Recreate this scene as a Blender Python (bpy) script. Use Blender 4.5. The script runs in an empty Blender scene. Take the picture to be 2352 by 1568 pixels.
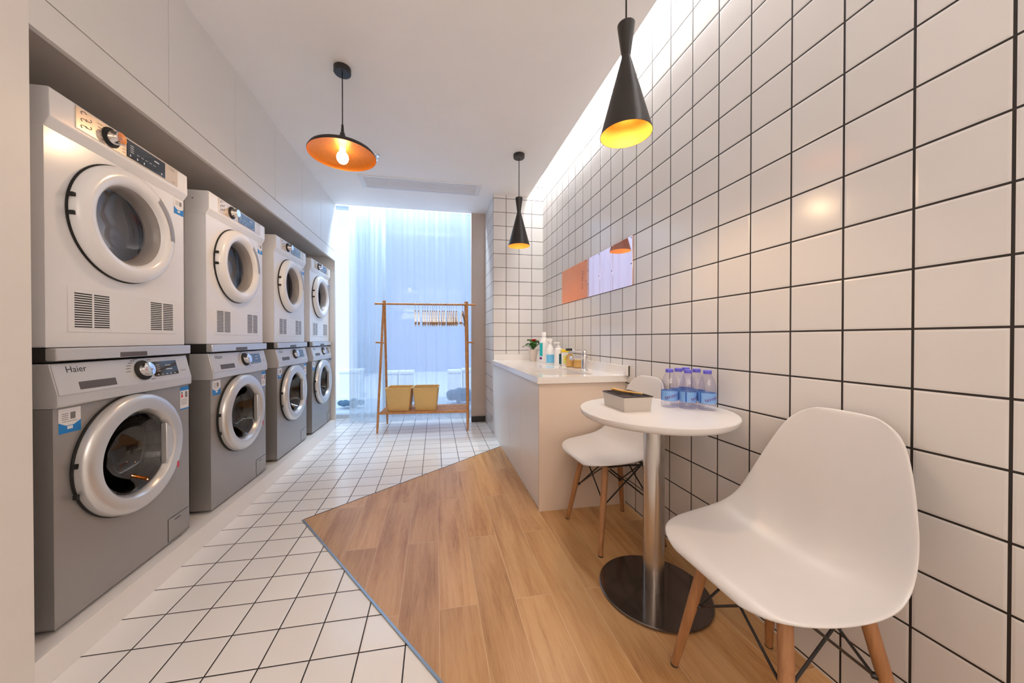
import bpy, bmesh, math, random
from mathutils import Matrix, Vector, Euler

random.seed(7)
PI = math.pi
SC = bpy.context.scene
COL = SC.collection

# ------------------------------------------------------------------ helpers
def link(o):
    COL.objects.link(o)
    return o

def tag(o, label=None, cat=None, group=None, kind=None):
    if label: o['label'] = label
    if cat: o['category'] = cat
    if group: o['group'] = group
    if kind: o['kind'] = kind
    return o

def empty(name, loc=(0, 0, 0), rz=0.0, label=None, cat=None, group=None):
    o = bpy.data.objects.new(name, None)
    o.empty_display_size = 0.05
    o.location = loc
    o.rotation_euler = (0, 0, rz)
    link(o)
    return tag(o, label, cat, group)

def children(o):
    return [c for c in bpy.data.objects if c.parent == o]

def copy_tree(o, parent=None):
    c = o.copy()
    COL.objects.link(c)
    if parent is not None:
        c.parent = parent
    for ch in children(o):
        copy_tree(ch, c)
    return c

class MB:
    """collects shapes and links them as ONE mesh object"""
    def __init__(self):
        self.bm = bmesh.new()
        self.T = Matrix.Identity(4)
        self.mi = 0
        self.smooth = False
    def v(self, p):
        return self.bm.verts.new(self.T @ Vector(p))
    def f(self, vs, smooth=None):
        try:
            fc = self.bm.faces.new(vs)
        except ValueError:
            return None
        fc.material_index = self.mi
        fc.smooth = self.smooth if smooth is None else smooth
        return fc
    def box(self, lo, hi, bev=0.0, seg=2, M=None):
        lo = Vector(lo); hi = Vector(hi)
        vs = []
        MM = M or Matrix.Identity(4)
        for x in (lo.x, hi.x):
            for y in (lo.y, hi.y):
                for z in (lo.z, hi.z):
                    vs.append(self.v(MM @ Vector((x, y, z))))
        q = [(0, 1, 3, 2), (4, 6, 7, 5), (0, 4, 5, 1), (2, 3, 7, 6), (0, 2, 6, 4), (1, 5, 7, 3)]
        fs = [self.f([vs[i] for i in a], False) for a in q]
        if bev > 0:
            es = list({e for fc in fs for e in fc.edges})
            r = bmesh.ops.bevel(self.bm, geom=es, offset=bev, segments=seg, profile=0.5, affect='EDGES')
            for fc in r['faces']:
                fc.material_index = self.mi
                fc.smooth = True
        return self
    def grid(self, pts, closed_u=False, closed_v=False, smooth=True, flip=False):
        """pts: list of rows of points"""
        R = [[self.v(p) for p in row] for row in pts]
        nu, nv = len(R), len(R[0])
        for i in range(nu if closed_u else nu - 1):
            for j in range(nv if closed_v else nv - 1):
                a, b = R[i][j], R[(i + 1) % nu][j]
                c, d = R[(i + 1) % nu][(j + 1) % nv], R[i][(j + 1) % nv]
                self.f([a, d, c, b] if flip else [a, b, c, d], smooth)
        return R
    def lathe(self, prof, n=32, axis='Z', c=(0, 0, 0), smooth=True, cap0=False, cap1=False, arc=None):
        """prof: list of (r, h)"""
        cx, cy, cz = c
        rows = []
        for r, h in prof:
            row = []
            for k in range(n if arc is None else n + 1):
                a = 2 * PI * k / n if arc is None else arc[0] + (arc[1] - arc[0]) * k / n
                u, w = r * math.cos(a), r * math.sin(a)
                if axis == 'Z': row.append((cx + u, cy + w, cz + h))
                elif axis == 'X': row.append((cx + h, cy + u, cz + w))
                else: row.append((cx + w, cy + h, cz + u))
            rows.append(row)
        R = self.grid(rows, closed_v=(arc is None), smooth=smooth, flip=True)
        if cap0: self.f(R[0], False)
        if cap1: self.f(list(reversed(R[-1])), False)
        return R
    def cyl(self, a, b, r0, r1=None, n=16, cap=True, smooth=True):
        r1 = r0 if r1 is None else r1
        a = Vector(a); b = Vector(b)
        d = (b - a).normalized()
        up = Vector((0, 0, 1)) if abs(d.z) < 0.95 else Vector((1, 0, 0))
        u = d.cross(up).normalized(); w = d.cross(u)
        rows = []
        for p, r in ((a, r0), (b, r1)):
            rows.append([p + (u * math.cos(2 * PI * k / n) + w * math.sin(2 * PI * k / n)) * r for k in range(n)])
        R = self.grid(rows, closed_v=True, smooth=smooth)
        if cap:
            self.f(list(reversed(R[0])), False); self.f(R[1], False)
        return self
    def tube(self, path, r, n=10, cap=True, closed=False):
        path = [Vector(p) for p in path]
        rows = []
        m = len(path)
        prev = None
        for i, p in enumerate(path):
            if closed: d = path[(i + 1) % m] - path[i - 1]
            else: d = path[min(i + 1, m - 1)] - path[max(i - 1, 0)]
            d.normalize()
            if prev is None:
                up = Vector((0, 0, 1)) if abs(d.z) < 0.9 else Vector((1, 0, 0))
                u = d.cross(up).normalized()
            else:
                u = (prev - d * prev.dot(d)).normalized()
            prev = u
            w = d.cross(u)
            rr = r[i] if isinstance(r, (list, tuple)) else r
            rows.append([p + (u * math.cos(2 * PI * k / n) + w * math.sin(2 * PI * k / n)) * rr for k in range(n)])
        R = self.grid(rows, closed_u=closed, closed_v=True)
        if cap and not closed:
            self.f(list(reversed(R[0])), False); self.f(R[-1], False)
        return self
    def prism(self, poly, axis, h0, h1, bev=0.0):
        """extrude 2D polygon along an axis ('X': (y,z), 'Y': (x,z), 'Z': (x,y))"""
        def mk(p, h):
            if axis == 'X': return (h, p[0], p[1])
            if axis == 'Y': return (p[0], h, p[1])
            return (p[0], p[1], h)
        A = [self.v(mk(p, h0)) for p in poly]
        B = [self.v(mk(p, h1)) for p in poly]
        fs = [self.f(list(reversed(A)), False), self.f(B, False)]
        n = len(poly)
        for i in range(n):
            fs.append(self.f([A[i], A[(i + 1) % n], B[(i + 1) % n], B[i]], False))
        if bev > 0:
            es = list({e for fc in fs if fc for e in fc.edges})
            r = bmesh.ops.bevel(self.bm, geom=es, offset=bev, segments=2, profile=0.5, affect='EDGES')
            for fc in r['faces']:
                fc.material_index = self.mi; fc.smooth = True
        return self
    def quad(self, a, b, c, d):
        self.f([self.v(a), self.v(b), self.v(c), self.v(d)], False)
        return self
    def ball(self, c, r, n=16, m=10, sc=(1, 1, 1)):
        rows = []
        for i in range(m + 1):
            t = PI * i / m
            rr = max(math.sin(t), 1e-4)
            rows.append([(c[0] + r * sc[0] * rr * math.cos(2 * PI * k / n), c[1] + r * sc[1] * rr * math.sin(2 * PI * k / n),
                          c[2] - r * sc[2] * math.cos(t)) for k in range(n)])
        self.grid(rows, closed_v=True)
        return self
    def text(self, s, size, M, fn=None):
        """flat lettering; M maps text plane (x right, y up) into place; fn optionally bends it"""
        cu = bpy.data.curves.new('lettering', 'FONT')
        cu.body = s; cu.size = size; cu.align_x = 'CENTER'; cu.align_y = 'CENTER'
        cu.resolution_u = 3
        ob = bpy.data.objects.new('lettering', cu)
        COL.objects.link(ob)
        dg = bpy.context.evaluated_depsgraph_get()
        dg.update()
        me = bpy.data.meshes.new_from_object(ob.evaluated_get(dg))
        vs = [self.v(fn(p.co) if fn else M @ p.co) for p in me.vertices]
        for p in me.polygons:
            self.f([vs[i] for i in p.vertices], False)
        bpy.data.objects.remove(ob); bpy.data.curves.remove(cu); bpy.data.meshes.remove(me)
        return self
    def build(self, name, mats, parent=None, recalc=True):
        if not isinstance(mats, (list, tuple)): mats = [mats]
        if recalc:
            bmesh.ops.recalc_face_normals(self.bm, faces=self.bm.faces)
        me = bpy.data.meshes.new(name)
        self.bm.to_mesh(me); self.bm.free()
        for m in mats: me.materials.append(m)
        flags = [p.use_smooth for p in me.polygons]
        me.set_sharp_from_angle(angle=math.radians(38))
        me.polygons.foreach_set('use_smooth', flags)
        o = bpy.data.objects.new(name, me)
        link(o)
        if parent is not None: o.parent = parent
        return o

def struct(name, mb, mats, recalc=True, label=None):
    o = mb.build(name, mats, None, recalc)
    o['kind'] = 'structure'
    if label: o['label'] = label
    return o

# ------------------------------------------------------------------ materials
def new_mat(name):
    m = bpy.data.materials.new(name)
    m.use_nodes = True
    nt = m.node_tree
    return m, nt, nt.nodes['Principled BSDF'], nt.nodes['Material Output']

def setin(b, **k):
    for n, v in k.items():
        n = n.replace('_', ' ')
        if n in b.inputs:
            b.inputs[n].default_value = v

def pm(name, col, rough=0.5, metal=0.0, spec=0.5, coat=0.0, noise=0.0, nscale=8.0, bump=0.0, bscale=200.0, emit=None, es=0.0, stretch=None):
    m, nt, b, out = new_mat(name)
    b.inputs['Base Color'].default_value = (*col, 1)
    b.inputs['Roughness'].default_value = rough
    b.inputs['Metallic'].default_value = metal
    setin(b, Specular_IOR_Level=spec, Coat_Weight=coat)
    if emit:
        b.inputs['Emission Color'].default_value = (*emit, 1)
        b.inputs['Emission Strength'].default_value = es
    L = nt.links
    tc = nt.nodes.new('ShaderNodeTexCoord')
    src = tc.outputs['Object']
    if stretch:
        mp = nt.nodes.new('ShaderNodeMapping'); mp.inputs['Scale'].default_value = stretch
        L.new(src, mp.inputs['Vector']); src = mp.outputs['Vector']
    n = nt.nodes.new('ShaderNodeTexNoise')
    n.inputs['Scale'].default_value = nscale
    n.inputs['Detail'].default_value = 4
    L.new(src, n.inputs['Vector'])
    mx = nt.nodes.new('ShaderNodeMix'); mx.data_type = 'RGBA'
    a = noise if noise > 0 else 0.02
    mx.inputs[6].default_value = (*[c * (1 - a) for c in col], 1)
    mx.inputs[7].default_value = (*[min(1, c * (1 + a)) for c in col], 1)
    L.new(n.outputs['Fac'], mx.inputs[0])
    L.new(mx.outputs[2], b.inputs['Base Color'])
    if bump > 0:
        n2 = nt.nodes.new('ShaderNodeTexNoise'); n2.inputs['Scale'].default_value = bscale
        L.new(src, n2.inputs['Vector'])
        bp = nt.nodes.new('ShaderNodeBump'); bp.inputs['Strength'].default_value = bump; bp.inputs['Distance'].default_value = 0.002
        L.new(n2.outputs['Fac'], bp.inputs['Height']); L.new(bp.outputs['Normal'], b.inputs['Normal'])
    return m

def mnode(nt, op, a, b=None, c=None):
    n = nt.nodes.new('ShaderNodeMath'); n.operation = op
    for i, x in enumerate((a, b, c)):
        if x is None: continue
        if isinstance(x, (int, float)): n.inputs[i].default_value = x
        else: nt.links.new(x, n.inputs[i])
    return n.outputs[0]

def tile_mat(name, ax, org, size, g, tile=(0.72, 0.70, 0.69), grout=(0.018, 0.013, 0.011), rough=0.16, spec=0.5):
    m, nt, b, out = new_mat(name)
    L = nt.links
    geo = nt.nodes.new('ShaderNodeNewGeometry')
    sp = nt.nodes.new('ShaderNodeSeparateXYZ'); L.new(geo.outputs['Position'], sp.inputs[0])
    ds, fl = [], []
    for a, o, s in zip(ax, org, size):
        t = mnode(nt, 'DIVIDE', mnode(nt, 'SUBTRACT', sp.outputs[a], o), s)
        fr = mnode(nt, 'FRACT', t)
        d = mnode(nt, 'ABSOLUTE', mnode(nt, 'SUBTRACT', fr, 0.5))
        ds.append(mnode(nt, 'MULTIPLY', mnode(nt, 'SUBTRACT', 0.5, d), s))   # metres from nearest line
        fl.append(mnode(nt, 'FLOOR', t))
    dist = mnode(nt, 'MINIMUM', ds[0], ds[1])
    line = mnode(nt, 'LESS_THAN', dist, g / 2)
    cb = nt.nodes.new('ShaderNodeCombineXYZ'); L.new(fl[0], cb.inputs[0]); L.new(fl[1], cb.inputs[1])
    wn = nt.nodes.new('ShaderNodeTexWhiteNoise'); L.new(cb.outputs[0], wn.inputs['Vector'])
    mr = nt.nodes.new('ShaderNodeMapRange'); mr.inputs[3].default_value = 0.965; mr.inputs[4].default_value = 1.03
    L.new(wn.outputs['Value'], mr.inputs[0])
    vm = nt.nodes.new('ShaderNodeVectorMath'); vm.operation = 'SCALE'; vm.inputs[0].default_value = tile
    L.new(mr.outputs[0], vm.inputs['Scale'])
    mx = nt.nodes.new('ShaderNodeMix'); mx.data_type = 'RGBA'
    L.new(line, mx.inputs[0]); L.new(vm.outputs[0], mx.inputs[6]); mx.inputs[7].default_value = (*grout, 1)
    L.new(mx.outputs[2], b.inputs['Base Color'])
    L.new(mnode(nt, 'ADD', mnode(nt, 'MULTIPLY', line, 0.5), rough), b.inputs['Roughness'])
    setin(b, Specular_IOR_Level=spec)
    h = nt.nodes.new('ShaderNodeMapRange'); h.interpolation_type = 'SMOOTHSTEP'
    h.inputs[1].default_value = g * 0.35; h.inputs[2].default_value = g * 1.6
    L.new(dist, h.inputs[0])
    bp = nt.nodes.new('ShaderNodeBump'); bp.inputs['Strength'].default_value = 0.35; bp.inputs['Distance'].default_value = 0.002
    L.new(h.outputs[0], bp.inputs['Height']); L.new(bp.outputs['Normal'], b.inputs['Normal'])
    return m

def ramp(nt, fac, stops):
    r = nt.nodes.new('ShaderNodeValToRGB')
    e = r.color_ramp.elements
    while len(e) < len(stops): e.new(0.5)
    for i, (p, c) in enumerate(stops):
        e[i].position = p; e[i].color = (*c, 1)
    nt.links.new(fac, r.inputs[0])
    return r.outputs[0]

def plank_mat():
    m, nt, b, out = new_mat('oak_plank_tile')
    L = nt.links
    geo = nt.nodes.new('ShaderNodeNewGeometry')
    sp = nt.nodes.new('ShaderNodeSeparateXYZ'); L.new(geo.outputs['Position'], sp.inputs[0])
    W, Ln = 0.1465, 0.885
    tx = mnode(nt, 'DIVIDE', mnode(nt, 'SUBTRACT', sp.outputs['X'], 0.0135), W)
    cx = mnode(nt, 'FLOOR', tx)
    odd = mnode(nt, 'ABSOLUTE', mnode(nt, 'MODULO', cx, 2.0))
    ty = mnode(nt, 'SUBTRACT', mnode(nt, 'DIVIDE', mnode(nt, 'SUBTRACT', sp.outputs['Y'], 1.294), Ln), mnode(nt, 'MULTIPLY', odd, 0.5))
    cy = mnode(nt, 'FLOOR', ty)
    dx = mnode(nt, 'MULTIPLY', mnode(nt, 'SUBTRACT', 0.5, mnode(nt, 'ABSOLUTE', mnode(nt, 'SUBTRACT', mnode(nt, 'FRACT', tx), 0.5))), W)
    dy = mnode(nt, 'MULTIPLY', mnode(nt, 'SUBTRACT', 0.5, mnode(nt, 'ABSOLUTE', mnode(nt, 'SUBTRACT', mnode(nt, 'FRACT', ty), 0.5))), Ln)
    dist = mnode(nt, 'MINIMUM', dx, dy)
    line = mnode(nt, 'LESS_THAN', dist, 0.0011)
    cb = nt.nodes.new('ShaderNodeCombineXYZ'); L.new(cx, cb.inputs[0]); L.new(cy, cb.inputs[1])
    wn = nt.nodes.new('ShaderNodeTexWhiteNoise'); L.new(cb.outputs[0], wn.inputs['Vector'])
    # grain coordinates, shifted for every plank
    gc = nt.nodes.new('ShaderNodeCombineXYZ')
    L.new(mnode(nt, 'ADD', sp.outputs['X'], mnode(nt, 'MULTIPLY', wn.outputs['Value'], 7.0)), gc.inputs[0])
    L.new(mnode(nt, 'ADD', mnode(nt, 'MULTIPLY', sp.outputs['Y'], 0.07), mnode(nt, 'MULTIPLY', wn.outputs['Value'], 3.0)), gc.inputs[1])
    L.new(mnode(nt, 'MULTIPLY', wn.outputs['Value'], 5.0), gc.inputs[2])
    n1 = nt.nodes.new('ShaderNodeTexNoise'); n1.inputs['Scale'].default_value = 20; n1.inputs['Detail'].default_value = 9; n1.inputs['Roughness'].default_value = 0.68
    n1.inputs['Distortion'].default_value = 1.2
    L.new(gc.outputs[0], n1.inputs['Vector'])
    n2 = nt.nodes.new('ShaderNodeTexNoise'); n2.inputs['Scale'].default_value = 260; n2.inputs['Detail'].default_value = 3
    L.new(gc.outputs[0], n2.inputs['Vector'])
    wv = nt.nodes.new('ShaderNodeTexWave'); wv.wave_type = 'RINGS'; wv.inputs['Scale'].default_value = 9
    wv.inputs['Distortion'].default_value = 5; wv.inputs['Detail'].default_value = 2; wv.inputs['Detail Scale'].default_value = 1.2
    L.new(gc.outputs[0], wv.inputs['Vector'])
    fac = mnode(nt, 'ADD', mnode(nt, 'MULTIPLY', n1.outputs['Fac'], 0.66), mnode(nt, 'ADD', mnode(nt, 'MULTIPLY', n2.outputs['Fac'], 0.22), mnode(nt, 'MULTIPLY', wv.outputs['Fac'], 0.12)))
    col = ramp(nt, fac, [(0.30, (0.33, 0.15, 0.052)), (0.43, (0.50, 0.265, 0.103)), (0.56, (0.60, 0.345, 0.15)), (0.75, (0.66, 0.41, 0.20))])
    mr = nt.nodes.new('ShaderNodeMapRange'); mr.inputs[3].default_value = 0.86; mr.inputs[4].default_value = 1.12
    L.new(wn.outputs['Value'], mr.inputs[0])
    vm = nt.nodes.new('ShaderNodeVectorMath'); vm.operation = 'SCALE'; L.new(col, vm.inputs[0]); L.new(mr.outputs[0], vm.inputs['Scale'])
    mx = nt.nodes.new('ShaderNodeMix'); mx.data_type = 'RGBA'
    L.new(line, mx.inputs[0]); L.new(vm.outputs[0], mx.inputs[6]); mx.inputs[7].default_value = (0.62, 0.42, 0.24, 1)
    L.new(mx.outputs[2], b.inputs['Base Color'])
    b.inputs['Roughness'].default_value = 0.33
    bp = nt.nodes.new('ShaderNodeBump'); bp.inputs['Strength'].default_value = 0.12; bp.inputs['Distance'].default_value = 0.001
    L.new(n2.outputs['Fac'], bp.inputs['Height']); L.new(bp.outputs['Normal'], b.inputs['Normal'])
    return m

def grain_mat(name, c0, c1, rough=0.42, stretch=(30, 30, 2.5)):
    m, nt, b, out = new_mat(name)
    tc = nt.nodes.new('ShaderNodeTexCoord')
    mp = nt.nodes.new('ShaderNodeMapping'); mp.inputs['Scale'].default_value = stretch
    nt.links.new(tc.outputs['Object'], mp.inputs['Vector'])
    n = nt.nodes.new('ShaderNodeTexNoise'); n.inputs['Scale'].default_value = 2.0; n.inputs['Detail'].default_value = 5; n.inputs['Distortion'].default_value = 0.8
    nt.links.new(mp.outputs['Vector'], n.inputs['Vector'])
    c = ramp(nt, n.outputs['Fac'], [(0.32, c0), (0.68, c1)])
    nt.links.new(c, b.inputs['Base Color'])
    b.inputs['Roughness'].default_value = rough
    return m

def thin_glass(name, tint=(1, 1, 1), ior=1.45, extra=0.0, rough=0.02):
    """thin pane: see-through with a mirror-like sheen"""
    m, nt, b, out = new_mat(name)
    nt.nodes.remove(b)
    t = nt.nodes.new('ShaderNodeBsdfTransparent'); t.inputs[0].default_value = (*tint, 1)
    g = nt.nodes.new('ShaderNodeBsdfGlossy'); g.inputs['Roughness'].default_value = rough
    lw = nt.nodes.new('ShaderNodeLayerWeight'); lw.inputs[0].default_value = 0.5
    mx = nt.nodes.new('ShaderNodeMixShader')
    r0 = ((ior - 1) / (ior + 1)) ** 2 + extra
    f = mnode(nt, 'ADD', r0, mnode(nt, 'MULTIPLY', mnode(nt, 'POWER', lw.outputs['Facing'], 5.0), 0.75))
    nt.links.new(f, mx.inputs[0]); nt.links.new(t.outputs[0], mx.inputs[1]); nt.links.new(g.outputs[0], mx.inputs[2])
    nt.links.new(mx.outputs[0], out.inputs['Surface'])
    return m

def sheer_mat(name, col, see, trans=0.6):
    m, nt, b, out = new_mat(name)
    nt.nodes.remove(b)
    L = nt.links
    t = nt.nodes.new('ShaderNodeBsdfTransparent'); t.inputs[0].default_value = (0.97, 0.985, 1, 1)
    d = nt.nodes.new('ShaderNodeBsdfDiffuse'); d.inputs[0].default_value = (*col, 1)
    s = nt.nodes.new('ShaderNodeBsdfTranslucent'); s.inputs[0].default_value = (*col, 1)
    m1 = nt.nodes.new('ShaderNodeMixShader'); m1.inputs[0].default_value = trans
    L.new(d.outputs[0], m1.inputs[1]); L.new(s.outputs[0], m1.inputs[2])
    # the weave closes up where the cloth is seen edge-on
    lw = nt.nodes.new('ShaderNodeLayerWeight'); lw.inputs[0].default_value = 0.35
    fac = mnode(nt, 'MULTIPLY', see, mnode(nt, 'SUBTRACT', 1.0, mnode(nt, 'MULTIPLY', lw.outputs['Facing'], 0.75)))
    m2 = nt.nodes.new('ShaderNodeMixShader')
    L.new(fac, m2.inputs[0]); L.new(m1.outputs[0], m2.inputs[1]); L.new(t.outputs[0], m2.inputs[2])
    L.new(m2.outputs[0], out.inputs['Surface'])
    return m

def weave_mat(name, c0, c1):
    m, nt, b, out = new_mat(name)
    L = nt.links
    tc = nt.nodes.new('ShaderNodeTexCoord')
    sp = nt.nodes.new('ShaderNodeSeparateXYZ'); L.new(tc.outputs['Object'], sp.inputs[0])
    s = 520.0
    u = mnode(nt, 'SINE', mnode(nt, 'MULTIPLY', mnode(nt, 'ADD', sp.outputs['X'], sp.outputs['Y']), s))
    w = mnode(nt, 'SINE', mnode(nt, 'MULTIPLY', sp.outputs['Z'], s * 1.3))
    h = mnode(nt, 'ADD', mnode(nt, 'MULTIPLY', mnode(nt, 'MULTIPLY', u, w), 0.5), 0.5)
    L.new(ramp(nt, h, [(0.2, c0), (0.75, c1)]), b.inputs['Base Color'])
    b.inputs['Roughness'].default_value = 0.6
    bp = nt.nodes.new('ShaderNodeBump'); bp.inputs['Strength'].default_value = 0.6; bp.inputs['Distance'].default_value = 0.003
    L.new(h, bp.inputs['Height']); L.new(bp.outputs['Normal'], b.inputs['Normal'])
    return m

T = 0.1473
M_walltile = tile_mat('white_wall_tile', ('Y', 'Z'), (0.4935, 1.0446), (T, T), 0.0054)
M_coltile = tile_mat('white_column_tile', ('X', 'Z'), (0.6066, 1.0446), (0.141, T), 0.0050)
M_colside = tile_mat('white_column_side_tile', ('Y', 'Z'), (3.583, 1.0446), (T, T), 0.0050)
M_floortile = tile_mat('white_floor_tile', ('X', 'Y'), (-0.9826, 1.3142), (T, T), 0.0044, tile=(0.86, 0.845, 0.83), rough=0.14)
M_plank = plank_mat()
M_ceil = pm('ceiling_paint', (0.92, 0.895, 0.875), 0.7)
M_wallpaint = pm('warm_white_paint', (0.82, 0.775, 0.72), 0.55)
M_cab = pm('satin_white_cabinet', (0.755, 0.73, 0.70), 0.34)
M_kerb = pm('white_plinth_paint', (0.88, 0.85, 0.82), 0.3)
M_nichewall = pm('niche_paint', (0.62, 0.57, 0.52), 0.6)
M_beige = pm('beige_wall_paint', (0.50, 0.41, 0.36), 0.6)
M_black = pm('black_skirting', (0.015, 0.013, 0.012), 0.4)
M_blackmetal = pm('black_lacquer_metal', (0.018, 0.015, 0.014), 0.38)
M_gold = pm('gold_leaf_lining', (0.86, 0.42, 0.085), 0.45, metal=0.7, noise=0.12, nscale=60)
M_copper = pm('copper_gold_lining', (0.82, 0.25, 0.03), 0.4, metal=0.6, noise=0.12, nscale=60)
M_cord = pm('black_cord', (0.02, 0.016, 0.015), 0.5)
M_bulb = pm('lit_bulb', (1, 0.9, 0.7), 0.3, emit=(1.0, 0.72, 0.40), es=22)
M_white = pm('white_enamel', (0.82, 0.815, 0.82), 0.22, coat=0.25)
M_silver = pm('silver_grey_enamel', (0.36, 0.345, 0.335), 0.36, metal=0.35)
M_silverside = pm('shaded_silver_side_enamel', (0.15, 0.135, 0.125), 0.4, metal=0.3)  # silver enamel with the shade between the machines put into its colour
M_silverlight = pm('light_silver_plastic', (0.62, 0.615, 0.62), 0.3, metal=0.25)
M_silverring = pm('brushed_silver_ring', (0.66, 0.65, 0.645), 0.28, metal=0.55)
M_chrome = pm('chrome', (0.80, 0.80, 0.82), 0.08, metal=1.0)
M_steel = pm('brushed_steel', (0.56, 0.53, 0.50), 0.24, metal=1.0, noise=0.06, nscale=40, stretch=(1, 1, 0.05))
M_darksteel = pm('dark_steel_plate', (0.17, 0.145, 0.13), 0.13, metal=0.85)
M_darkplastic = pm('dark_grey_plastic', (0.035, 0.032, 0.030), 0.35)
M_recess = pm('brown_grey_recess', (0.10, 0.083, 0.075), 0.4)
M_greyhandle = pm('grey_handle_recess', (0.30, 0.275, 0.26), 0.35)
M_slot = pm('black_slot', (0.012, 0.011, 0.010), 0.7)
M_display = pm('glossy_black_display', (0.012, 0.016, 0.022), 0.06, spec=0.8, coat=0.6)
M_mark = pm('grey_print', (0.20, 0.19, 0.19), 0.6)
M_markwhite = pm('white_print', (0.75, 0.78, 0.80), 0.5)
M_sticker = pm('white_sticker', (0.80, 0.79, 0.79), 0.45)
M_blue = pm('blue_print', (0.01, 0.22, 0.62), 0.45)
M_red = pm('red_print', (0.72, 0.03, 0.07), 0.45)
M_champagne = pm('champagne_panel', (0.74, 0.62, 0.50), 0.24, metal=0.35)
M_drumblue = pm('dark_blue_steel_drum', (0.17, 0.20, 0.27), 0.13, metal=0.95)
M_drum = pm('dark_steel_drum', (0.16, 0.135, 0.12), 0.26, metal=0.95)
M_gasket = pm('dark_rubber_gasket', (0.16, 0.14, 0.14), 0.5)
M_doorglass = thin_glass('door_glass', (0.66, 0.68, 0.74), 1.5, 0.03)
M_doorglassdark = thin_glass('dark_door_glass', (0.20, 0.19, 0.19), 1.6, 0.04)
M_windowglass = thin_glass('window_glass', (0.93, 0.97, 1.0), 1.45)
M_sheer = sheer_mat('sheer_curtain_cloth', (0.76, 0.83, 0.94), 0.60)
M_sheer2 = sheer_mat('gathered_sheer_cloth', (0.80, 0.90, 0.97), 0.42)
M_counter = pm('white_quartz_counter', (0.80, 0.77, 0.745), 0.12, coat=0.2)
M_ceramic = pm('white_ceramic', (0.66, 0.62, 0.59), 0.1)
M_endpanel = pm('lamplit_end_panel', (0.72, 0.60, 0.50), 0.4)  # cabinet white tinted tan to carry the warm lamp light
M_chairshell = pm('white_moulded_plastic', (0.60, 0.57, 0.555), 0.36)
M_beech = grain_mat('beech_leg_wood', (0.30, 0.135, 0.055), (0.43, 0.21, 0.09))
M_rackwood = grain_mat('bamboo_rack_wood', (0.46, 0.20, 0.065), (0.62, 0.30, 0.105), stretch=(12, 12, 12))
M_hangwood = grain_mat('hanger_wood', (0.24, 0.11, 0.038), (0.44, 0.25, 0.11), stretch=(8, 8, 30))
M_tabletop = pm('white_table_laminate', (0.68, 0.655, 0.64), 0.25)
M_wicker = weave_mat('woven_straw', (0.62, 0.36, 0.11), (0.92, 0.66, 0.28))
M_boxside = pm('greige_box_leatherette', (0.56, 0.51, 0.46), 0.5)
M_boxtop = pm('dark_brown_box_top', (0.035, 0.022, 0.018), 0.35)
M_brass = pm('ochre_pen', (0.62, 0.36, 0.10), 0.35)
M_leaf = pm('green_leaf', (0.035, 0.14, 0.02), 0.4, noise=0.4, nscale=30)
M_flower = pm('red_flower', (0.72, 0.03, 0.03), 0.4, noise=0.3, nscale=40)
M_pot = pm('beige_ceramic_pot', (0.66, 0.56, 0.49), 0.35)
M_soil = pm('dark_soil', (0.05, 0.03, 0.02), 0.9)
M_teal = pm('teal_label', (0.01, 0.45, 0.48), 0.4)
M_lightblue = pm('light_blue_label', (0.16, 0.52, 0.80), 0.4)
M_darkteal = pm('dark_teal_label', (0.02, 0.12, 0.15), 0.4)
M_yellow = pm('yellow_cap', (0.85, 0.62, 0.03), 0.4)
M_lime = pm('lime_label', (0.72, 0.76, 0.22), 0.4)
M_whiteplastic = pm('white_bottle_plastic', (0.82, 0.81, 0.81), 0.3)
M_amber = thin_glass('pale_amber_liquid', (0.90, 0.74, 0.48), 1.4, 0.02)
M_amberfill = pm('pale_amber_soap', (0.84, 0.71, 0.50), 0.3)
M_clear = thin_glass('clear_plastic', (0.95, 0.96, 0.99), 1.4, 0.02)
M_water = thin_glass('water_bottle_plastic', (0.955, 0.95, 1.0), 1.33, 0.06, rough=0.05)
M_bluecap = pm('violet_blue_cap', (0.13, 0.12, 0.62), 0.4)
M_waterlabel = pm('sky_blue_label', (0.20, 0.40, 0.78), 0.35)
M_deepblue = pm('deep_blue_band', (0.01, 0.10, 0.48), 0.4)
M_purple = pm('purple_lettering', (0.16, 0.01, 0.20), 0.4)
M_vent = pm('vent_grey', (0.90, 0.87, 0.86), 0.55)
M_ventframe = pm('vent_frame_white', (0.80, 0.79, 0.79), 0.45)
M_outwall = pm('pale_render_outside', (0.46, 0.52, 0.66), 0.8)
M_outground = pm('pale_paving_outside', (0.66, 0.72, 0.78), 0.8)
M_outwhite = pm('white_planter', (0.88, 0.88, 0.88), 0.6)
M_shrub = pm('blue_green_shrub', (0.10, 0.20, 0.28), 0.8, noise=0.5, nscale=14)
M_winframe = pm('grey_window_frame', (0.55, 0.60, 0.66), 0.4)
M_trimsteel = pm('steel_edge_trim', (0.30, 0.36, 0.42), 0.3, metal=0.8)
M_trimdark = pm('dark_edge_trim', (0.09, 0.08, 0.075), 0.4)

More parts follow.
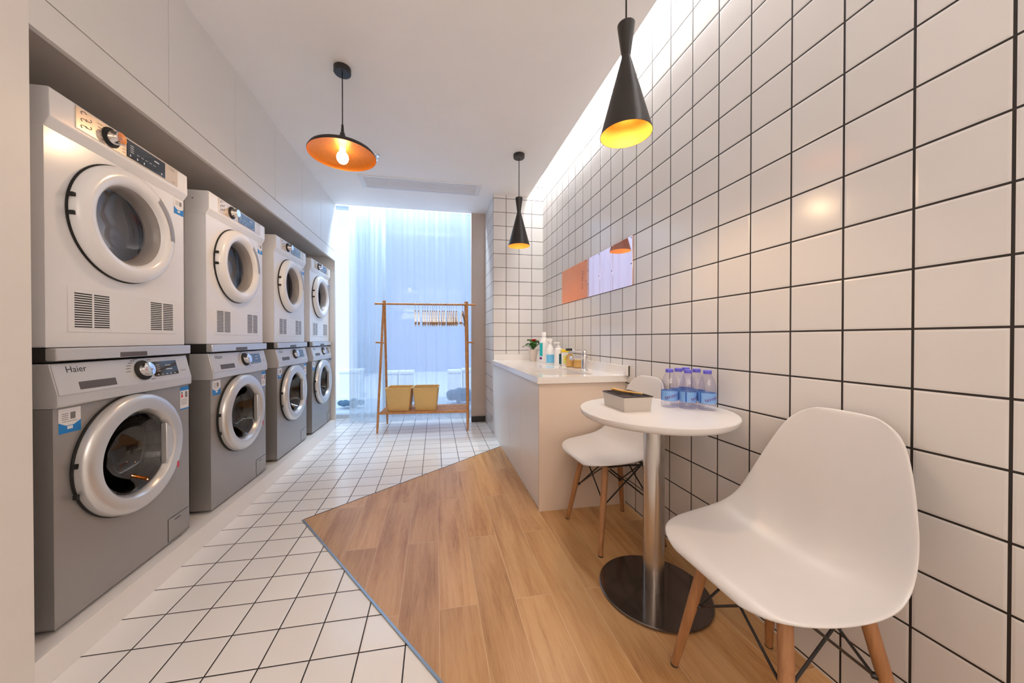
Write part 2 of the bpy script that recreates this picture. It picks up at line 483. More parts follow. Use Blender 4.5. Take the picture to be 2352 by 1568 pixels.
def acrylic_mat(name, base, mirror):
    m, nt, b, out = new_mat(name)
    L = nt.links
    tc = nt.nodes.new('ShaderNodeTexCoord')
    n = nt.nodes.new('ShaderNodeTexNoise'); n.inputs['Scale'].default_value = 3.0
    L.new(tc.outputs['Object'], n.inputs['Vector'])
    L.new(ramp(nt, n.outputs['Fac'], [(0.3, tuple(c * 0.85 for c in base)), (0.7, base)]), b.inputs['Base Color'])
    b.inputs['Roughness'].default_value = 0.25
    g = nt.nodes.new('ShaderNodeBsdfGlossy'); g.inputs['Roughness'].default_value = 0.015
    g.inputs['Color'].default_value = (0.95, 0.92, 1.0, 1)
    mx = nt.nodes.new('ShaderNodeMixShader'); mx.inputs[0].default_value = mirror
    L.new(b.outputs[0], mx.inputs[1]); L.new(g.outputs[0], mx.inputs[2])
    L.new(mx.outputs[0], out.inputs['Surface'])
    return m
M_orange = acrylic_mat('orange_acrylic', (0.85, 0.23, 0.045), 0.12)
M_orangemirror = acrylic_mat('mirror_orange_acrylic', (0.85, 0.26, 0.10), 0.55)

# ------------------------------------------------------------------ the room
H = 2.556            # ceiling
XR = 1.156           # right tiled wall
XL = -1.12           # front of the left built-in
KZ = 0.098           # top of the machine plinth
YN0, YN1 = 1.187, 4.155   # ends of the niche
YB = 4.187           # ceiling edge before the window recess
YW = 4.66            # window wall
COLX, COLY = 0.6066, 3.583

struct('floor', MB().box((-2.0, -2.6, -0.06), (XR + 0.1, YW + 0.12, 0.0)), M_floortile, label='white square floor tiles with dark grout')
b_ap, b_far, b_near = Vector((-0.729, 2.083)), Vector((0.612, 3.172)), Vector((0.75, -0.02))
mb = MB()
mb.prism([tuple(b_ap), tuple(b_near), (XR, -0.02), (XR, 1.93), (0.612, 1.93), tuple(b_far)], 'Z', 0.0002, 0.0035)
struct('floor.001', mb, M_plank, label='oak plank floor area laid at an angle')
def strip(a, b, w, z, mat, name, label):
    d = (b - a).normalized(); n = Vector((-d.y, d.x)) * w
    mb = MB()
    mb.prism([tuple(a - n), tuple(b - n), tuple(b + n), tuple(a + n)], 'Z', 0.0, z)
    struct(name, mb, mat, label=label)
strip(b_ap + Vector((-0.004, -0.002)), b_near + Vector((-0.004, 0)), 0.0042, 0.0055, M_trimsteel, 'trim_1', 'steel edge strip of the plank floor')
strip(b_ap, b_far, 0.003, 0.0045, M_trimdark, 'trim_2', 'dark edge strip of the plank floor')

mb = MB()
mb.box((-2.0, -2.6, H), (0.99, YB, H + 0.06))
struct('ceiling', mb, M_ceil)
struct('ceiling.001', MB().box((-2.0, -2.6, H + 0.34), (XR + 0.1, YW + 0.1, H + 0.40)), M_ceil, label='upper deck of the lighting coves')
struct('wall_right', MB().box((XR, -2.6, 0.0), (XR + 0.1, YW + 0.1, H + 0.34)), M_walltile)
mb = MB()
mb.box((COLX, COLY, 0.0), (XR, YW, H + 0.0))
mb.box((0.99, COLY, H), (XR, COLY + 0.3, H + 0.34))
bm = mb.bm
bm.faces.ensure_lookup_table()
bm.normal_update()
bmesh.ops.recalc_face_normals(bm, faces=bm.faces)
for f in bm.faces:
    f.material_index = 1 if abs(f.normal.x) > 0.5 else 0
struct('wall_column', mb, [M_coltile, M_colside])
struct('wall_back', MB().box((0.436, 4.17, 0.0), (COLX, 4.225, H)), M_beige)
struct('baseboard_back', MB().box((0.436, 4.158, 0.0), (COLX - 0.001, 4.17, 0.07)), M_black)
struct('wall_front', MB().box((-2.0, -2.7, 0.0), (XR + 0.1, -2.6, H + 0.34)), M_wallpaint)
struct('wall_left', MB().box((-2.0, -2.6, 0.0), (XL, YN0, H)), M_wallpaint)
# niche shell
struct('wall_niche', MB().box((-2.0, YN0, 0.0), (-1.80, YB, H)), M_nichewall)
mb = MB().box((-1.80, YN1, 0.0), (XL, YB, H), 0.002)
struct('wall_niche_end', mb, M_cab)
struct('wall_recess', MB().box((-1.46, YB, 0.0), (-1.36, YW, H + 0.34)), M_wallpaint)
mb = MB(); mb.box((-1.80, YN0, 0.0), (XL, YN1, KZ), 0.0015)
struct('trim_3', mb, M_kerb, label='low white plinth under the machines')
mb = MB(); mb.box((XL - 0.02, YN0, 1.906), (XL, YN1, 2.010), 0.002)
struct('trim_4', mb, M_cab, label='white fascia board below the wall cupboards')
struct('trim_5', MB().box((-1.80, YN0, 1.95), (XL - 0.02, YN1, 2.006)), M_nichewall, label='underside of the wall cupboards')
struct('trim_6', MB().box((-1.80, YN0, 2.512), (XL - 0.004, YN1, H)), M_cab, label='filler strip between cupboards and ceiling')

# wall cupboards, one unit each
edges = [1.190, 1.702, 2.199, 2.692, 3.188, 3.680, 4.153]
nth = ['first', 'second', 'third', 'fourth', 'fifth', 'sixth']
for i in range(6):
    y0, y1 = edges[i], edges[i + 1]
    pos = ['nearest the camera, partly cut by the frame', 'second from the camera', 'third from the camera', 'fourth from the camera',
           'fifth from the camera', 'farthest, beside the window'][i]
    r = empty('wall_cupboard', (XL, (y0 + y1) / 2, 2.012), 0, 'white handleless wall cupboard over the machines, ' + pos, 'cupboard', 'wall cupboards above the machines')
    hw = (y1 - y0) / 2
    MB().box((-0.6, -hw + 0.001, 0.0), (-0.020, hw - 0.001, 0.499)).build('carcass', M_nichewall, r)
    MB().box((-0.019, -hw + 0.0013, 0.0015), (0.0, hw - 0.0013, 0.4975), 0.001).build('door', M_cab, r)

# window recess
mb = MB()
mb.box((-1.36, YW, 0.0), (-1.30, YW + 0.08, H + 0.34)); mb.box((0.575, YW, 0.0), (0.62, YW + 0.08, H + 0.34))
mb.box((-1.30, YW, 0.0), (0.575, YW + 0.08, 0.05)); mb.box((-1.30, YW, 2.72), (0.575, YW + 0.08, H + 0.34))
for x in (-0.66,): mb.box((x - 0.02, YW, 0.05), (x + 0.02, YW + 0.06, 2.72))
w1 = struct('window_1', mb, M_winframe)
MB().box((-1.30, YW + 0.03, 0.05), (0.575, YW + 0.036, 2.72)).build('pane', M_windowglass, w1)

def curtain(name, x0, x1, yc, amp, waves, mat, label, seed, zb=0.012):
    rnd = random.Random(seed)
    ph = [rnd.uniform(0, 6.28) for _ in range(4)]
    rows = []
    n = int(waves * 26)
    nz = 14
    for j in range(nz + 1):
        t = j / nz
        z = 2.84 - (2.84 - zb) * t
        row = []
        for i in range(n + 1):
            s = i / n
            a = amp * (0.75 + 0.25 * t)
            w = 2 * PI * waves * (s + 0.045 * math.sin(7 * s + ph[1])) + ph[0]
            y = yc + a * (math.sin(w) + 0.18 * math.sin(2 * w + ph[3])) + 0.5 * a * math.sin(2 * PI * waves * 0.31 * s + ph[2] + t * 0.6)
            x = x0 + (x1 - x0) * s + 0.004 * math.sin(2 * PI * waves * s + ph[3]) * t
            row.append((x, y, z))
        rows.append(row)
    mb = MB(); mb.grid(rows)
    o = mb.build(name, mat, None, recalc=False)
    return tag(o, label, 'curtain', 'sheer curtains at the window')
curtain('sheer_curtain', -0.62, 0.575, 4.40, 0.020, 7.5, M_sheer, 'wide flat sheer curtain panel hanging behind the clothes rack', 3)
curtain('sheer_curtain', -1.02, -0.60, 4.38, 0.040, 4.5, M_sheer2, 'gathered sheer curtain panel left of the clothes rack', 5)

# ceiling vent
r = empty('ceiling_vent', (-0.127, 3.52, H), 0, 'long narrow air vent grille set in the ceiling before the window', 'vent')
mb = MB()
for lo, hi in (((-0.59, 0.105, -0.006), (0.585, 0.135, 0.0)), ((-0.59, -0.135, -0.006), (0.585, -0.105, 0.0)),
               ((-0.59, -0.105, -0.006), (-0.545, 0.105, 0.0)), ((0.54, -0.105, -0.006), (0.585, 0.105, 0.0))):
    mb.box(lo, hi, 0.001)
mb.build('frame', M_ventframe, r)
mb = MB()
mb.box((-0.546, 0.1035, -0.0065), (0.541, 0.1065, -0.0055)); mb.box((-0.546, -0.1065, -0.0065), (0.541, -0.1035, -0.0055))
mb.box((-0.592, 0.1345, -0.004), (0.587, 0.1365, -0.0001)); mb.build('painted_gap_shadow', M_mark, r)  # raised dark strips painted in as the shadow lines of the frame
MB().box((-0.545, -0.105, -0.002), (0.54, 0.105, -0.0002)).build('backing', M_vent, r)
mb = MB()
for k in range(9):
    y = -0.094 + k * 0.0235
    mb.box((-0.545, y - 0.007, -0.0062), (0.54, y + 0.007, -0.0045))
mb.build('slats', M_vent, r)
# sprinkler
r = empty('fire_sprinkler', (-0.488, 3.01, H), 0, 'tiny chrome sprinkler head on the ceiling behind the disc lamp', 'sprinkler')
mb = MB(); mb.lathe([(0.0005, -0.006), (0.028, -0.006), (0.033, 0.002), (0.0005, 0.002)], 20); mb.build('escutcheon', M_chrome, r)
mb = MB(); mb.cyl((0, 0, -0.034), (0, 0, -0.006), 0.006); mb.cyl((0, 0, -0.037), (0, 0, -0.034), 0.018); mb.build('deflector', M_chrome, r)

# ------------------------------------------------------------------ washing machines
def hole_plate(mb, y0, y1, z0, z1, cy, cz, rad, x, n=64):
    """flat plate at x with a round hole"""
    inner, outer = [], []
    for k in range(n):
        a = 2 * PI * k / n
        dy, dz = math.cos(a), math.sin(a)
        inner.append((x, cy + rad * dy, cz + rad * dz))
        ts = []
        if dy > 1e-6: ts.append((y1 - cy) / dy)
        if dy < -1e-6: ts.append((y0 - cy) / dy)
        if dz > 1e-6: ts.append((z1 - cz) / dz)
        if dz < -1e-6: ts.append((z0 - cz) / dz)
        t = min(ts)
        outer.append((x, cy + t * dy, cz + t * dz))
    R = mb.grid([inner, outer], closed_v=True, smooth=False)
    for (yy, zz) in ((y0, z0), (y0, z1), (y1, z0), (y1, z1)):
        # close the corner triangles
        best = sorted(range(n), key=lambda k: (outer[k][1] - yy) ** 2 + (outer[k][2] - zz) ** 2)
        i = best[0]
        for j in ((i + 1) % n, (i - 1) % n):
            a, b = outer[i], outer[j]
            if abs(a[1] - b[1]) > 1e-6 and abs(a[2] - b[2]) > 1e-6:
                c = mb.v((x, yy, zz)); mb.f([R[1][i], R[1][j], c], False)

MW = 0.592 / 2
def make_washer():
    r = empty('washing_machine', (0, 0, 0))
    mb = MB()
    mb.box((-0.56, -MW, 0.016), (-0.10, MW, 0.842), 0.004)
    mb.mi = 0
    mb.build('body', M_silverside, r)
    mb = MB()
    hole_plate(mb, -MW, MW, 0.013, 0.702, -0.022, 0.480, 0.165, 0.0)
    # returned edges of the front panel
    mb.box((-0.098, -MW, 0.013), (-0.0005, -MW + 0.004, 0.702)); mb.box((-0.098, MW - 0.004, 0.013), (-0.0005, MW, 0.702))
    mb.box((-0.098, -MW, 0.013), (-0.0005, MW, 0.017))
    mb.build('front_panel', M_silver, r)
    # control panel
    prof = [(-0.098, 0.703), (0.004, 0.703), (0.013, 0.709), (0.013, 0.744), (-0.010, 0.843), (-0.098, 0.843)]
    # slanted face frame: origin at lower edge, u along y, w up the slope
    p0 = Vector((0.013, 0, 0.744)); p1 = Vector((-0.010, 0, 0.843))
    up = (p1 - p0).normalized(); nrm = Vector((up.z, 0, -up.x))
    SL = Matrix(((0, up.x, nrm.x, p0.x), (1, up.y, nrm.y, p0.y), (0, up.z, nrm.z, p0.z), (0, 0, 0, 1)))  # (u, w, n)
    L = (p1 - p0).length
    mb = MB(); mb.prism(prof, 'Y', -MW, MW, 0.002)
    mb.T = SL; mb.mi = 1
    for k in range(11):
        a = PI * (0.62 + 0.76 * k / 10) if k < 6 else PI * (-0.30 + 0.60 * (k - 6) / 4)
        u, w = 0.036 + 0.066 * math.cos(a), 0.052 + 0.050 * math.sin(a)
        mb.box((u - 0.010, w - 0.0016, 0.0001), (u + 0.010, w + 0.0016, 0.0005))
    mb.box((0.235, 0.034, 0.0001), (0.272, 0.036, 0.0005)); mb.box((0.243, 0.029, 0.0001), (0.266, 0.0305, 0.0005))
    cp = mb.build('control_panel', [M_silverlight, M_mark], r)
    mb = MB(); mb.T = SL
    mb.box((-MW + 0.003, -0.001, 0.0), (-0.060, L - 0.003, 0.0022), 0.001)
    mb.mi = 1
    mb.text('Haier', 0.030, Matrix.Translation((-0.222, 0.079, 0.0026)))
    dr = mb.build('detergent_drawer', [M_silverlight, M_slot], r)
    mb = MB(); mb.T = SL
    mb.box((-0.226, 0.010, 0.0022), (-0.094, 0.036, 0.0032), 0.0008)
    mb.build('handle_recess', M_recess, dr)
    # knob
    mb = MB(); mb.T = SL @ Matrix.Translation((0.036, 0.052, 0))
    mb.lathe([(0.040, 0.0), (0.040, 0.005), (0.034, 0.007)], 32, cap1=True)
    kn = mb.build('program_knob', M_slot, r)
    mb = MB(); mb.T = SL @ Matrix.Translation((0.036, 0.052, 0))
    mb.lathe([(0.029, 0.007), (0.027, 0.026), (0.024, 0.028), (0.0005, 0.0275)], 32)
    mb.build('knob_cap', M_chrome, kn)
    mb = MB(); mb.T = SL
    mb.box((0.086, 0.020, 0.0), (0.218, 0.083, 0.003), 0.001)
    mb.mi = 1
    for k in range(5): mb.box((0.098 + k * 0.023, 0.0245, 0.0031), (0.107 + k * 0.023, 0.0275, 0.0034))
    for k in range(4): mb.box((0.10, 0.040 + 0.009 * k, 0.0031), (0.118, 0.042 + 0.009 * k, 0.0033))
    mb.box((0.150, 0.045, 0.0031), (0.185, 0.048, 0.0033)); mb.box((0.150, 0.062, 0.0031), (0.180, 0.0645, 0.0033))
    mb.build('display', [M_display, M_markwhite], r)
    # door
    cy, cz = -0.022, 0.480
    C = (0, cy, cz)
    mb = MB()
    mb.lathe([(0.224, 0.001), (0.226, 0.012), (0.224, 0.032), (0.216, 0.042), (0.200, 0.046), (0.168, 0.044), (0.160, 0.036), (0.152, 0.012), (0.150, 0.0)], 72, 'X', C)
    dn = mb.build('door', M_silverring, r)
    mb = MB()
    mb.lathe([(0.2265, 0.0), (0.2285, 0.003), (0.2285, 0.008), (0.2262, 0.011)], 72, 'X', C)
    mb.build('door_seal', M_slot, dn)
    mb = MB()
    mb.lathe([(0.152, 0.020), (0.148, 0.022), (0.138, 0.010), (0.118, -0.030), (0.085, -0.060), (0.05, -0.072), (0.0005, -0.076)], 48, 'X', C)
    mb.build('door_glass', M_doorglassdark, dn)
    # squared-off grip on the opening edge
    mb = MB()
    mb.prism([(cy + 0.118, cz - 0.085), (cy + 0.150, cz - 0.055), (cy + 0.160, cz), (cy + 0.150, cz + 0.055), (cy + 0.118, cz + 0.085)], 'X', 0.020, 0.043, 0.003)
    mb.build('door_grip', M_silverring, dn)
    for s in (-0.05, 0.05):
        mb = MB(); mb.box((0.010, cy - 0.230, cz + s - 0.012 - 0.02), (0.022, cy - 0.2195, cz + s + 0.004 - 0.02), 0.001)
        mb.build('hinge', M_slot, dn)
    mb = MB(); mb.box((0.0455, cy + 0.172, cz - 0.125), (0.0462, cy + 0.182, cz - 0.098)); mb.build('door_sticker', M_red, dn)
    # tub and drum
    mb = MB()
    mb.lathe([(0.168, 0.0), (0.172, -0.012), (0.158, -0.030), (0.165, -0.05), (0.178, -0.07)], 48, 'X', C)
    mb.build('gasket', M_gasket, r)
    mb = MB()
    prof = [(0.168, -0.07)]
    for k in range(9):
        h = -0.075 - k * 0.024
        prof += [(0.195, h), (0.195, h - 0.016), (0.191, h - 0.020)]
    prof += [(0.195, -0.30), (0.0005, -0.31)]
    mb.lathe(prof, 36, 'X', C)
    for k in range(3):
        a = 2 * PI * k / 3 + 0.4
        MX = Matrix.Translation((0, cy, cz)) @ Matrix.Rotation(a, 4, 'X')
        mb.prism([(-0.035, 0.196), (-0.012, 0.150), (0.012, 0.150), (0.035, 0.196)], 'X', -0.29, -0.09) if k == 9 else mb.box((-0.28, -0.018, 0.150), (-0.09, 0.018, 0.194), 0.008, 2, MX)
    mb.build('drum', M_drum, r)
    # stickers
    def x_on_front(): return 0.0012
    mb = MB()
    y0, y1, z0, z1 = -0.281, -0.212, 0.619, 0.698
    mb.box((0.0002, y0, z0), (0.0008, y1, z1))
    mb.mi = 1
    mb.prism([(y0, z0), (y1, z0), (y1, z0 + 0.036), (y1 - 0.022, z0 + 0.024), (y0 + 0.022, z0 + 0.024), (y0, z0 + 0.036)], 'X', 0.0008, 0.0011)
    mb.mi = 2
    for k in range(4): mb.box((0.0008, y0 + 0.010, z1 - 0.018 - k * 0.006), (0.0010, y0 + 0.030, z1 - 0.016 - k * 0.006))
    mb.box((0.0008, y0 + 0.036, z1 - 0.036), (0.0010, y0 + 0.052, z1 - 0.014))
    mb.box((0.0008, y0 + 0.010, z1 - 0.043), (0.0010, y1 - 0.012, z1 - 0.0415))
    mb.mi = 0
    mb.box((0.0011, y0 + 0.026, z0 + 0.012), (0.0013, y1 - 0.026, z0 + 0.022))
    mb.build('guarantee_sticker', [M_sticker, M_blue, M_mark], r)
    mb = MB()
    y0, y1, z0, z1 = 0.240, 0.2955, 0.590, 0.697
    mb.box((0.0002, y0, z0), (0.0008, y1, z1))
    mb.mi = 1
    mb.box((0.0008, y0, z1 - 0.018), (0.0011, y1, z1)); mb.box((0.0008, y0, z0), (0.0011, y1, z0 + 0.006))
    mb.mi = 2
    mb.box((0.0008, y0 + 0.032, z1 - 0.052), (0.0010, y0 + 0.046, z1 - 0.024))
    for k in range(4): mb.box((0.0008, y0 + 0.006, z1 - 0.062 - k * 0.007), (0.0010, y1 - 0.010, z1 - 0.060 - k * 0.007))
    mb.mi = 3
    mb.box((0.0008, y0 + 0.006, z1 - 0.050), (0.0010, y0 + 0.018, z1 - 0.036))
    mb.mi = 2
    mb.box((0.0008, y0 + 0.006, z1 - 0.034), (0.0010, y0 + 0.016, z1 - 0.024))
    mb.build('energy_label', [M_sticker, M_blue, M_mark, M_red], r)
    # filter flap
    mb = MB()
    mb.prism([(0.164, 0.020), (0.288, 0.020), (0.288, 0.118), (0.164, 0.118)], 'X', 0.0003, 0.0022, 0.0008)
    mb.mi = 1
    mb.box((0.0023, 0.200, 0.101), (0.0026, 0.235, 0.104))
    for a in (((0.1625, 0.018), (0.2895, 0.0195)), ((0.1625, 0.1185), (0.2895, 0.120)), ((0.1625, 0.018), (0.1637, 0.12))):
        mb.box((0.0001, a[0][0], a[0][1]), (0.0008, a[1][0], a[1][1]))
    mb.build('filter_flap', [M_silver, M_slot], r)
    for x in (-0.06, -0.50):
        for y in (-MW + 0.05, MW - 0.05):
            mb = MB(); mb.cyl((x, y, 0.0), (x, y, 0.017), 0.022, 0.018); mb.build('foot', M_slot, r)
    return r

def make_dryer():
    r = empty('tumble_dryer', (0, 0, 0))
    mb = MB()
    mb.box((-0.56, -MW, 0.003), (-0.10, MW, 0.809), 0.004)
    mb.build('body', M_white, r)
    mb = MB()
    cy, cz = -0.020, 0.463
    hole_plate(mb, -MW, MW, 0.003, 0.690, cy, cz, 0.160, 0.0)
    mb.box((-0.098, -MW, 0.003), (-0.0005, -MW + 0.004, 0.690)); mb.box((-0.098, MW - 0.004, 0.003), (-0.0005, MW, 0.690))
    mb.box((-0.098, -MW, 0.003), (-0.0005, MW, 0.007))
    mb.build('front_panel', M_white, r)
    prof = [(-0.098, 0.688), (0.0, 0.686), (0.018, 0.716), (0.0165, 0.806), (0.010, 0.809), (-0.098, 0.809)]
    mb = MB(); mb.prism(prof, 'Y', -MW - 0.001, MW + 0.001, 0.003)
    mb.build('control_panel', M_white, r)
    mb = MB(); mb.cyl((-0.06, -MW - 0.0012, 0.765), (-0.06, -MW - 0.0004, 0.765), 0.004); mb.build('screw', M_mark, r)
    XP = 0.0175
    mb = MB()
    mb.box((0.010, -0.222, 0.727), (XP + 0.0025, 0.230, 0.801), 0.001)
    mb.mi = 1
    # folded-cloth pictograms and small lettering
    for k, (u, w) in enumerate(((-0.196, 0.788), (-0.180, 0.776), (-0.196, 0.764), (-0.180, 0.752), (-0.196, 0.742))):
        pts = [(XP + 0.003, u + 0.010 * math.cos(a), w + 0.006 * math.sin(a)) for a in [PI * (0.1 + 1.2 * q / 8) + k * PI for q in range(9)]]
        mb.tube(pts, 0.0011, 5)
    for k in range(5):
        mb.box((XP + 0.0024, -0.150 + 0.004 * k, 0.786 - 0.012 * k), (XP + 0.003, -0.132 + 0.002 * k, 0.788 - 0.012 * k))
        mb.box((XP + 0.0024, -0.052, 0.786 - 0.012 * k), (XP + 0.003, -0.040, 0.788 - 0.012 * k))
    mb.text('Haier', 0.012, None, lambda p: Vector((XP + 0.0029, 0.196 + p.x, 0.788 + p.y)))
    mb.box((XP + 0.0024, 0.196, 0.736), (XP + 0.003, 0.212, 0.739))
    mb.build('control_plate', [M_champagne, M_mark], r)
    mb = MB()
    mb.lathe([(0.034, 0.0), (0.034, 0.004), (0.030, 0.006)], 32, 'X', (XP + 0.0025, -0.100, 0.763), cap1=False)
    mb.lathe([(0.030, 0.006), (0.0005, 0.006)], 32, 'X', (XP + 0.0025, -0.100, 0.763))
    kn = mb.build('program_knob', M_slot, r)
    mb = MB()
    mb.lathe([(0.024, 0.006), (0.022, 0.034), (0.020, 0.036), (0.0005, 0.0355)], 32, 'X', (XP + 0.0025, -0.100, 0.763))
    mb.build('knob_cap', M_chrome, kn)
    mb = MB(); mb.box((XP + 0.001, -0.034, 0.731), (XP + 0.0042, 0.154, 0.797), 0.0008)
    mb.mi = 1
    for y in (-0.022, 0.010, 0.042, 0.132): mb.box((XP + 0.0043, y, 0.737), (XP + 0.0047, y + 0.004, 0.745))
    for k in range(4):
        mb.box((XP + 0.0043, -0.020, 0.755 + 0.008 * k), (XP + 0.0046, -0.004, 0.757 + 0.008 * k))
    for k in range(5): mb.box((XP + 0.0043, 0.010 + 0.02 * k, 0.757), (XP + 0.0046, 0.022 + 0.02 * k, 0.7585))
    mb.box((XP + 0.0043, 0.095, 0.776), (XP + 0.0046, 0.120, 0.780))
    mb.build('display', [M_display, M_markwhite], r)
    C = (0, cy, cz)
    mb = MB()
    mb.lathe([(0.212, 0.002), (0.214, 0.014), (0.210, 0.030), (0.198, 0.040), (0.180, 0.044), (0.160, 0.040), (0.150, 0.030), (0.146, 0.020)], 72, 'X', C)
    dn = mb.build('door', M_white, r)
    mb = MB(); mb.lathe([(0.2165, 0.0), (0.2175, 0.002), (0.2165, 0.005), (0.2125, 0.006)], 72, 'X', C); mb.build('door_seal', M_slot, dn)
    mb = MB(); mb.lathe([(0.147, 0.022), (0.140, 0.016), (0.133, -0.004), (0.130, -0.030)], 56, 'X', C); mb.build('inner_ring', M_greyhandle, dn)
    mb = MB(); mb.lathe([(0.1315, -0.024), (0.11, -0.034), (0.06, -0.040), (0.0005, -0.042)], 48, 'X', C); mb.build('door_glass', M_doorglass, dn)
    # grip let into the opening edge
    rows = []
    for k in range(13):
        a = -0.02 + (0.95) * k / 12
        rows.append([(0.0445, cy + rr * math.cos(a), cz + rr * math.sin(a)) for rr in (0.172, 0.186)] + [(0.0405, cy + 0.200 * math.cos(a), cz + 0.200 * math.sin(a)), (0.030, cy + 0.2115 * math.cos(a), cz + 0.2115 * math.sin(a))])
    mb = MB(); mb.grid(rows); mb.build('door_grip', M_greyhandle, dn)
    for z in (cz - 0.020, cz + 0.040):
        mb = MB(); mb.box((0.008, cy - 0.2185, z - 0.006), (0.024, cy - 0.2085, z + 0.007), 0.001); mb.build('hinge', M_slot, dn)
    mb = MB()
    prof = [(0.160, -0.001), (0.168, -0.02), (0.19, -0.05)]
    for k in range(8):
        h = -0.06 - k * 0.026
        prof += [(0.205, h), (0.205, h - 0.014), (0.198, h - 0.020)]
    prof += [(0.205, -0.30)]
    mb.lathe(prof, 40, 'X', C)
    # ribbed back plate
    rows = []
    for k in range(41):
        z = -0.205 + 0.41 * k / 40
        w = math.sqrt(max(0.0, 0.2055 ** 2 - z * z))
        rows.append([(-0.16 + 0.012 * math.sin(k * PI / 2.0), cy - w, cz + z), (-0.16 + 0.012 * math.sin(k * PI / 2.0), cy + w, cz + z)])
    mb.grid(rows)
    mb.build('drum', M_drumblue, r)
    # heat-exchanger panel with two grilles
    mb = MB()
    mb.box((-0.0002, -0.231, 0.053), (0.0022, 0.240, 0.203), 0.0012)
    mb.mi = 1
    mb.box((0.0022, -0.078, 0.055), (0.0024, -0.0765, 0.201))
    mb.build('vent_panel', [M_white, M_vent], r)
    for (ya, yb) in ((-0.211, -0.087), (0.099, 0.222)):
        mb = MB()
        mb.box((0.0022, ya, 0.067), (0.0024, yb, 0.187))
        mb.mi = 1
        n = 15
        for k in range(n + 1):
            z = 0.067 + 0.120 * k / n
            mb.box((0.0024, ya - 0.001, z - 0.0018), (0.0034, yb + 0.001, z + 0.0018))
        ym = (ya + yb) / 2
        mb.box((0.0024, ym - 0.003, 0.067), (0.0036, ym + 0.003, 0.187))
        mb.build('grille', [M_slot, M_white], r)
    mb = MB()
    y0, y1, z0, z1 = 0.235, 0.2945, 0.611, 0.683
    mb.box((0.0002, y0, z0), (0.0008, y1, z1))
    mb.mi = 1
    mb.prism([(y0, z0), (y1, z0), (y1, z0 + 0.032), (y1 - 0.020, z0 + 0.022), (y0 + 0.020, z0 + 0.022), (y0, z0 + 0.032)], 'X', 0.0008, 0.0011)
    mb.mi = 2
    for k in range(3): mb.box((0.0008, y0 + 0.010, z1 - 0.014 - k * 0.007), (0.0010, y0 + 0.030, z1 - 0.012 - k * 0.007))
    mb.box((0.0008, y0 + 0.034, z1 - 0.030), (0.0010, y0 + 0.048, z1 - 0.010))
    mb.mi = 0
    mb.box((0.0011, y0 + 0.022, z0 + 0.010), (0.0013, y1 - 0.022, z0 + 0.018))
    mb.build('guarantee_sticker', [M_sticker, M_blue, M_mark], r)
    return r

def make_kit():
    r = empty('stacking_shelf', (0, 0, 0))
    mb = MB()
    mb.box((-0.50, -MW + 0.004, 0.004), (-0.030, MW - 0.004, 0.048))
    mb.build('tray', M_darkplastic, r)
    mb = MB()
    mb.box((-0.030, -MW + 0.002, 0.008), (0.0, MW + 0.002, 0.048), 0.003)
    fr = mb.build('front_rail', M_steel if False else M_silverring, r)
    mb = MB(); mb.box((-0.002, -0.075, 0.010), (0.0012, 0.045, 0.028), 0.001); mb.build('pull_slot', M_recess, fr)
    for y in (-MW + 0.05, MW - 0.05):
        mb = MB(); mb.box((-0.46, y - 0.02, 0.0), (-0.05, y + 0.02, 0.006)); mb.build('pad', M_slot, r)
    return r

starts = [1.290, 2.045, 2.812, 3.549]
place = ['nearest the camera', 'second from the camera', 'third from the camera', 'farthest, next to the window']
w0, d0, k0 = make_washer(), make_dryer(), make_kit()
for i, s in enumerate(starts):
    yc = s + MW
    w = w0 if i == 0 else copy_tree(w0)
    d = d0 if i == 0 else copy_tree(d0)
    k = k0 if i == 0 else copy_tree(k0)
    w.location = (-1.166, yc, KZ + 0.0005)
    k.location = (-1.157, yc, KZ + 0.8445)
    d.location = (-1.183, yc, 0.990)
    tag(w, 'silver front-loading washing machine under a dryer, ' + place[i], 'washing machine', 'washing machines in the niche')
    tag(d, 'white tumble dryer above a washing machine, ' + place[i], 'tumble dryer', 'tumble dryers above the washing machines')
    tag(k, 'silver stacking rail between washer and dryer, ' + place[i], 'stacking kit', 'stacking rails between washers and dryers')

# ------------------------------------------------------------------ pendant lamps
def cone_lamp(x, y, ztop, label, cord_to=H):
    r = empty('pendant_lamp', (x, y, 0), 0, label, 'lamp', 'black hourglass pendant lamps')
    zt = ztop
    mb = MB()
    mb.lathe([(0.0005, zt - 0.002), (0.026, zt - 0.002), (0.031, zt - 0.006), (0.0305, zt - 0.012), (0.016, zt - 0.118), (0.0165, zt - 0.126), (0.091, zt - 0.405),
              (0.0895, zt - 0.4055)], 48)
    sh = mb.build('lamp_shade', M_blackmetal, r)
    mb = MB(); mb.lathe([(0.0893, zt - 0.405), (0.040, zt - 0.222), (0.0005, zt - 0.205)], 48); mb.build('shade_lining', M_gold, sh)
    mb = MB(); mb.cyl((0, 0, zt - 0.003), (0, 0, H - 0.028), 0.0032, n=8); mb.build('cord', M_cord, r)
    mb = MB(); mb.lathe([(0.0005, H - 0.0305), (0.043, H - 0.030), (0.046, H - 0.027), (0.046, H - 0.0003)], 36); mb.build('canopy', M_blackmetal, r)
    mb = MB(); mb.cyl((0, 0, zt - 0.225), (0, 0, zt - 0.200), 0.014); mb.ball((0, 0, zt - 0.262), 0.026, 16, 10, (1, 1, 1.35)); mb.build('bulb', M_bulb, r)
    return r
cone_lamp(0.689, 2.779, 2.200, 'black hourglass pendant lamp with gold lining hanging over the wash basin')
cone_lamp(0.689, 1.152, 2.174, 'black hourglass pendant lamp with gold lining nearest the camera, over the round table')

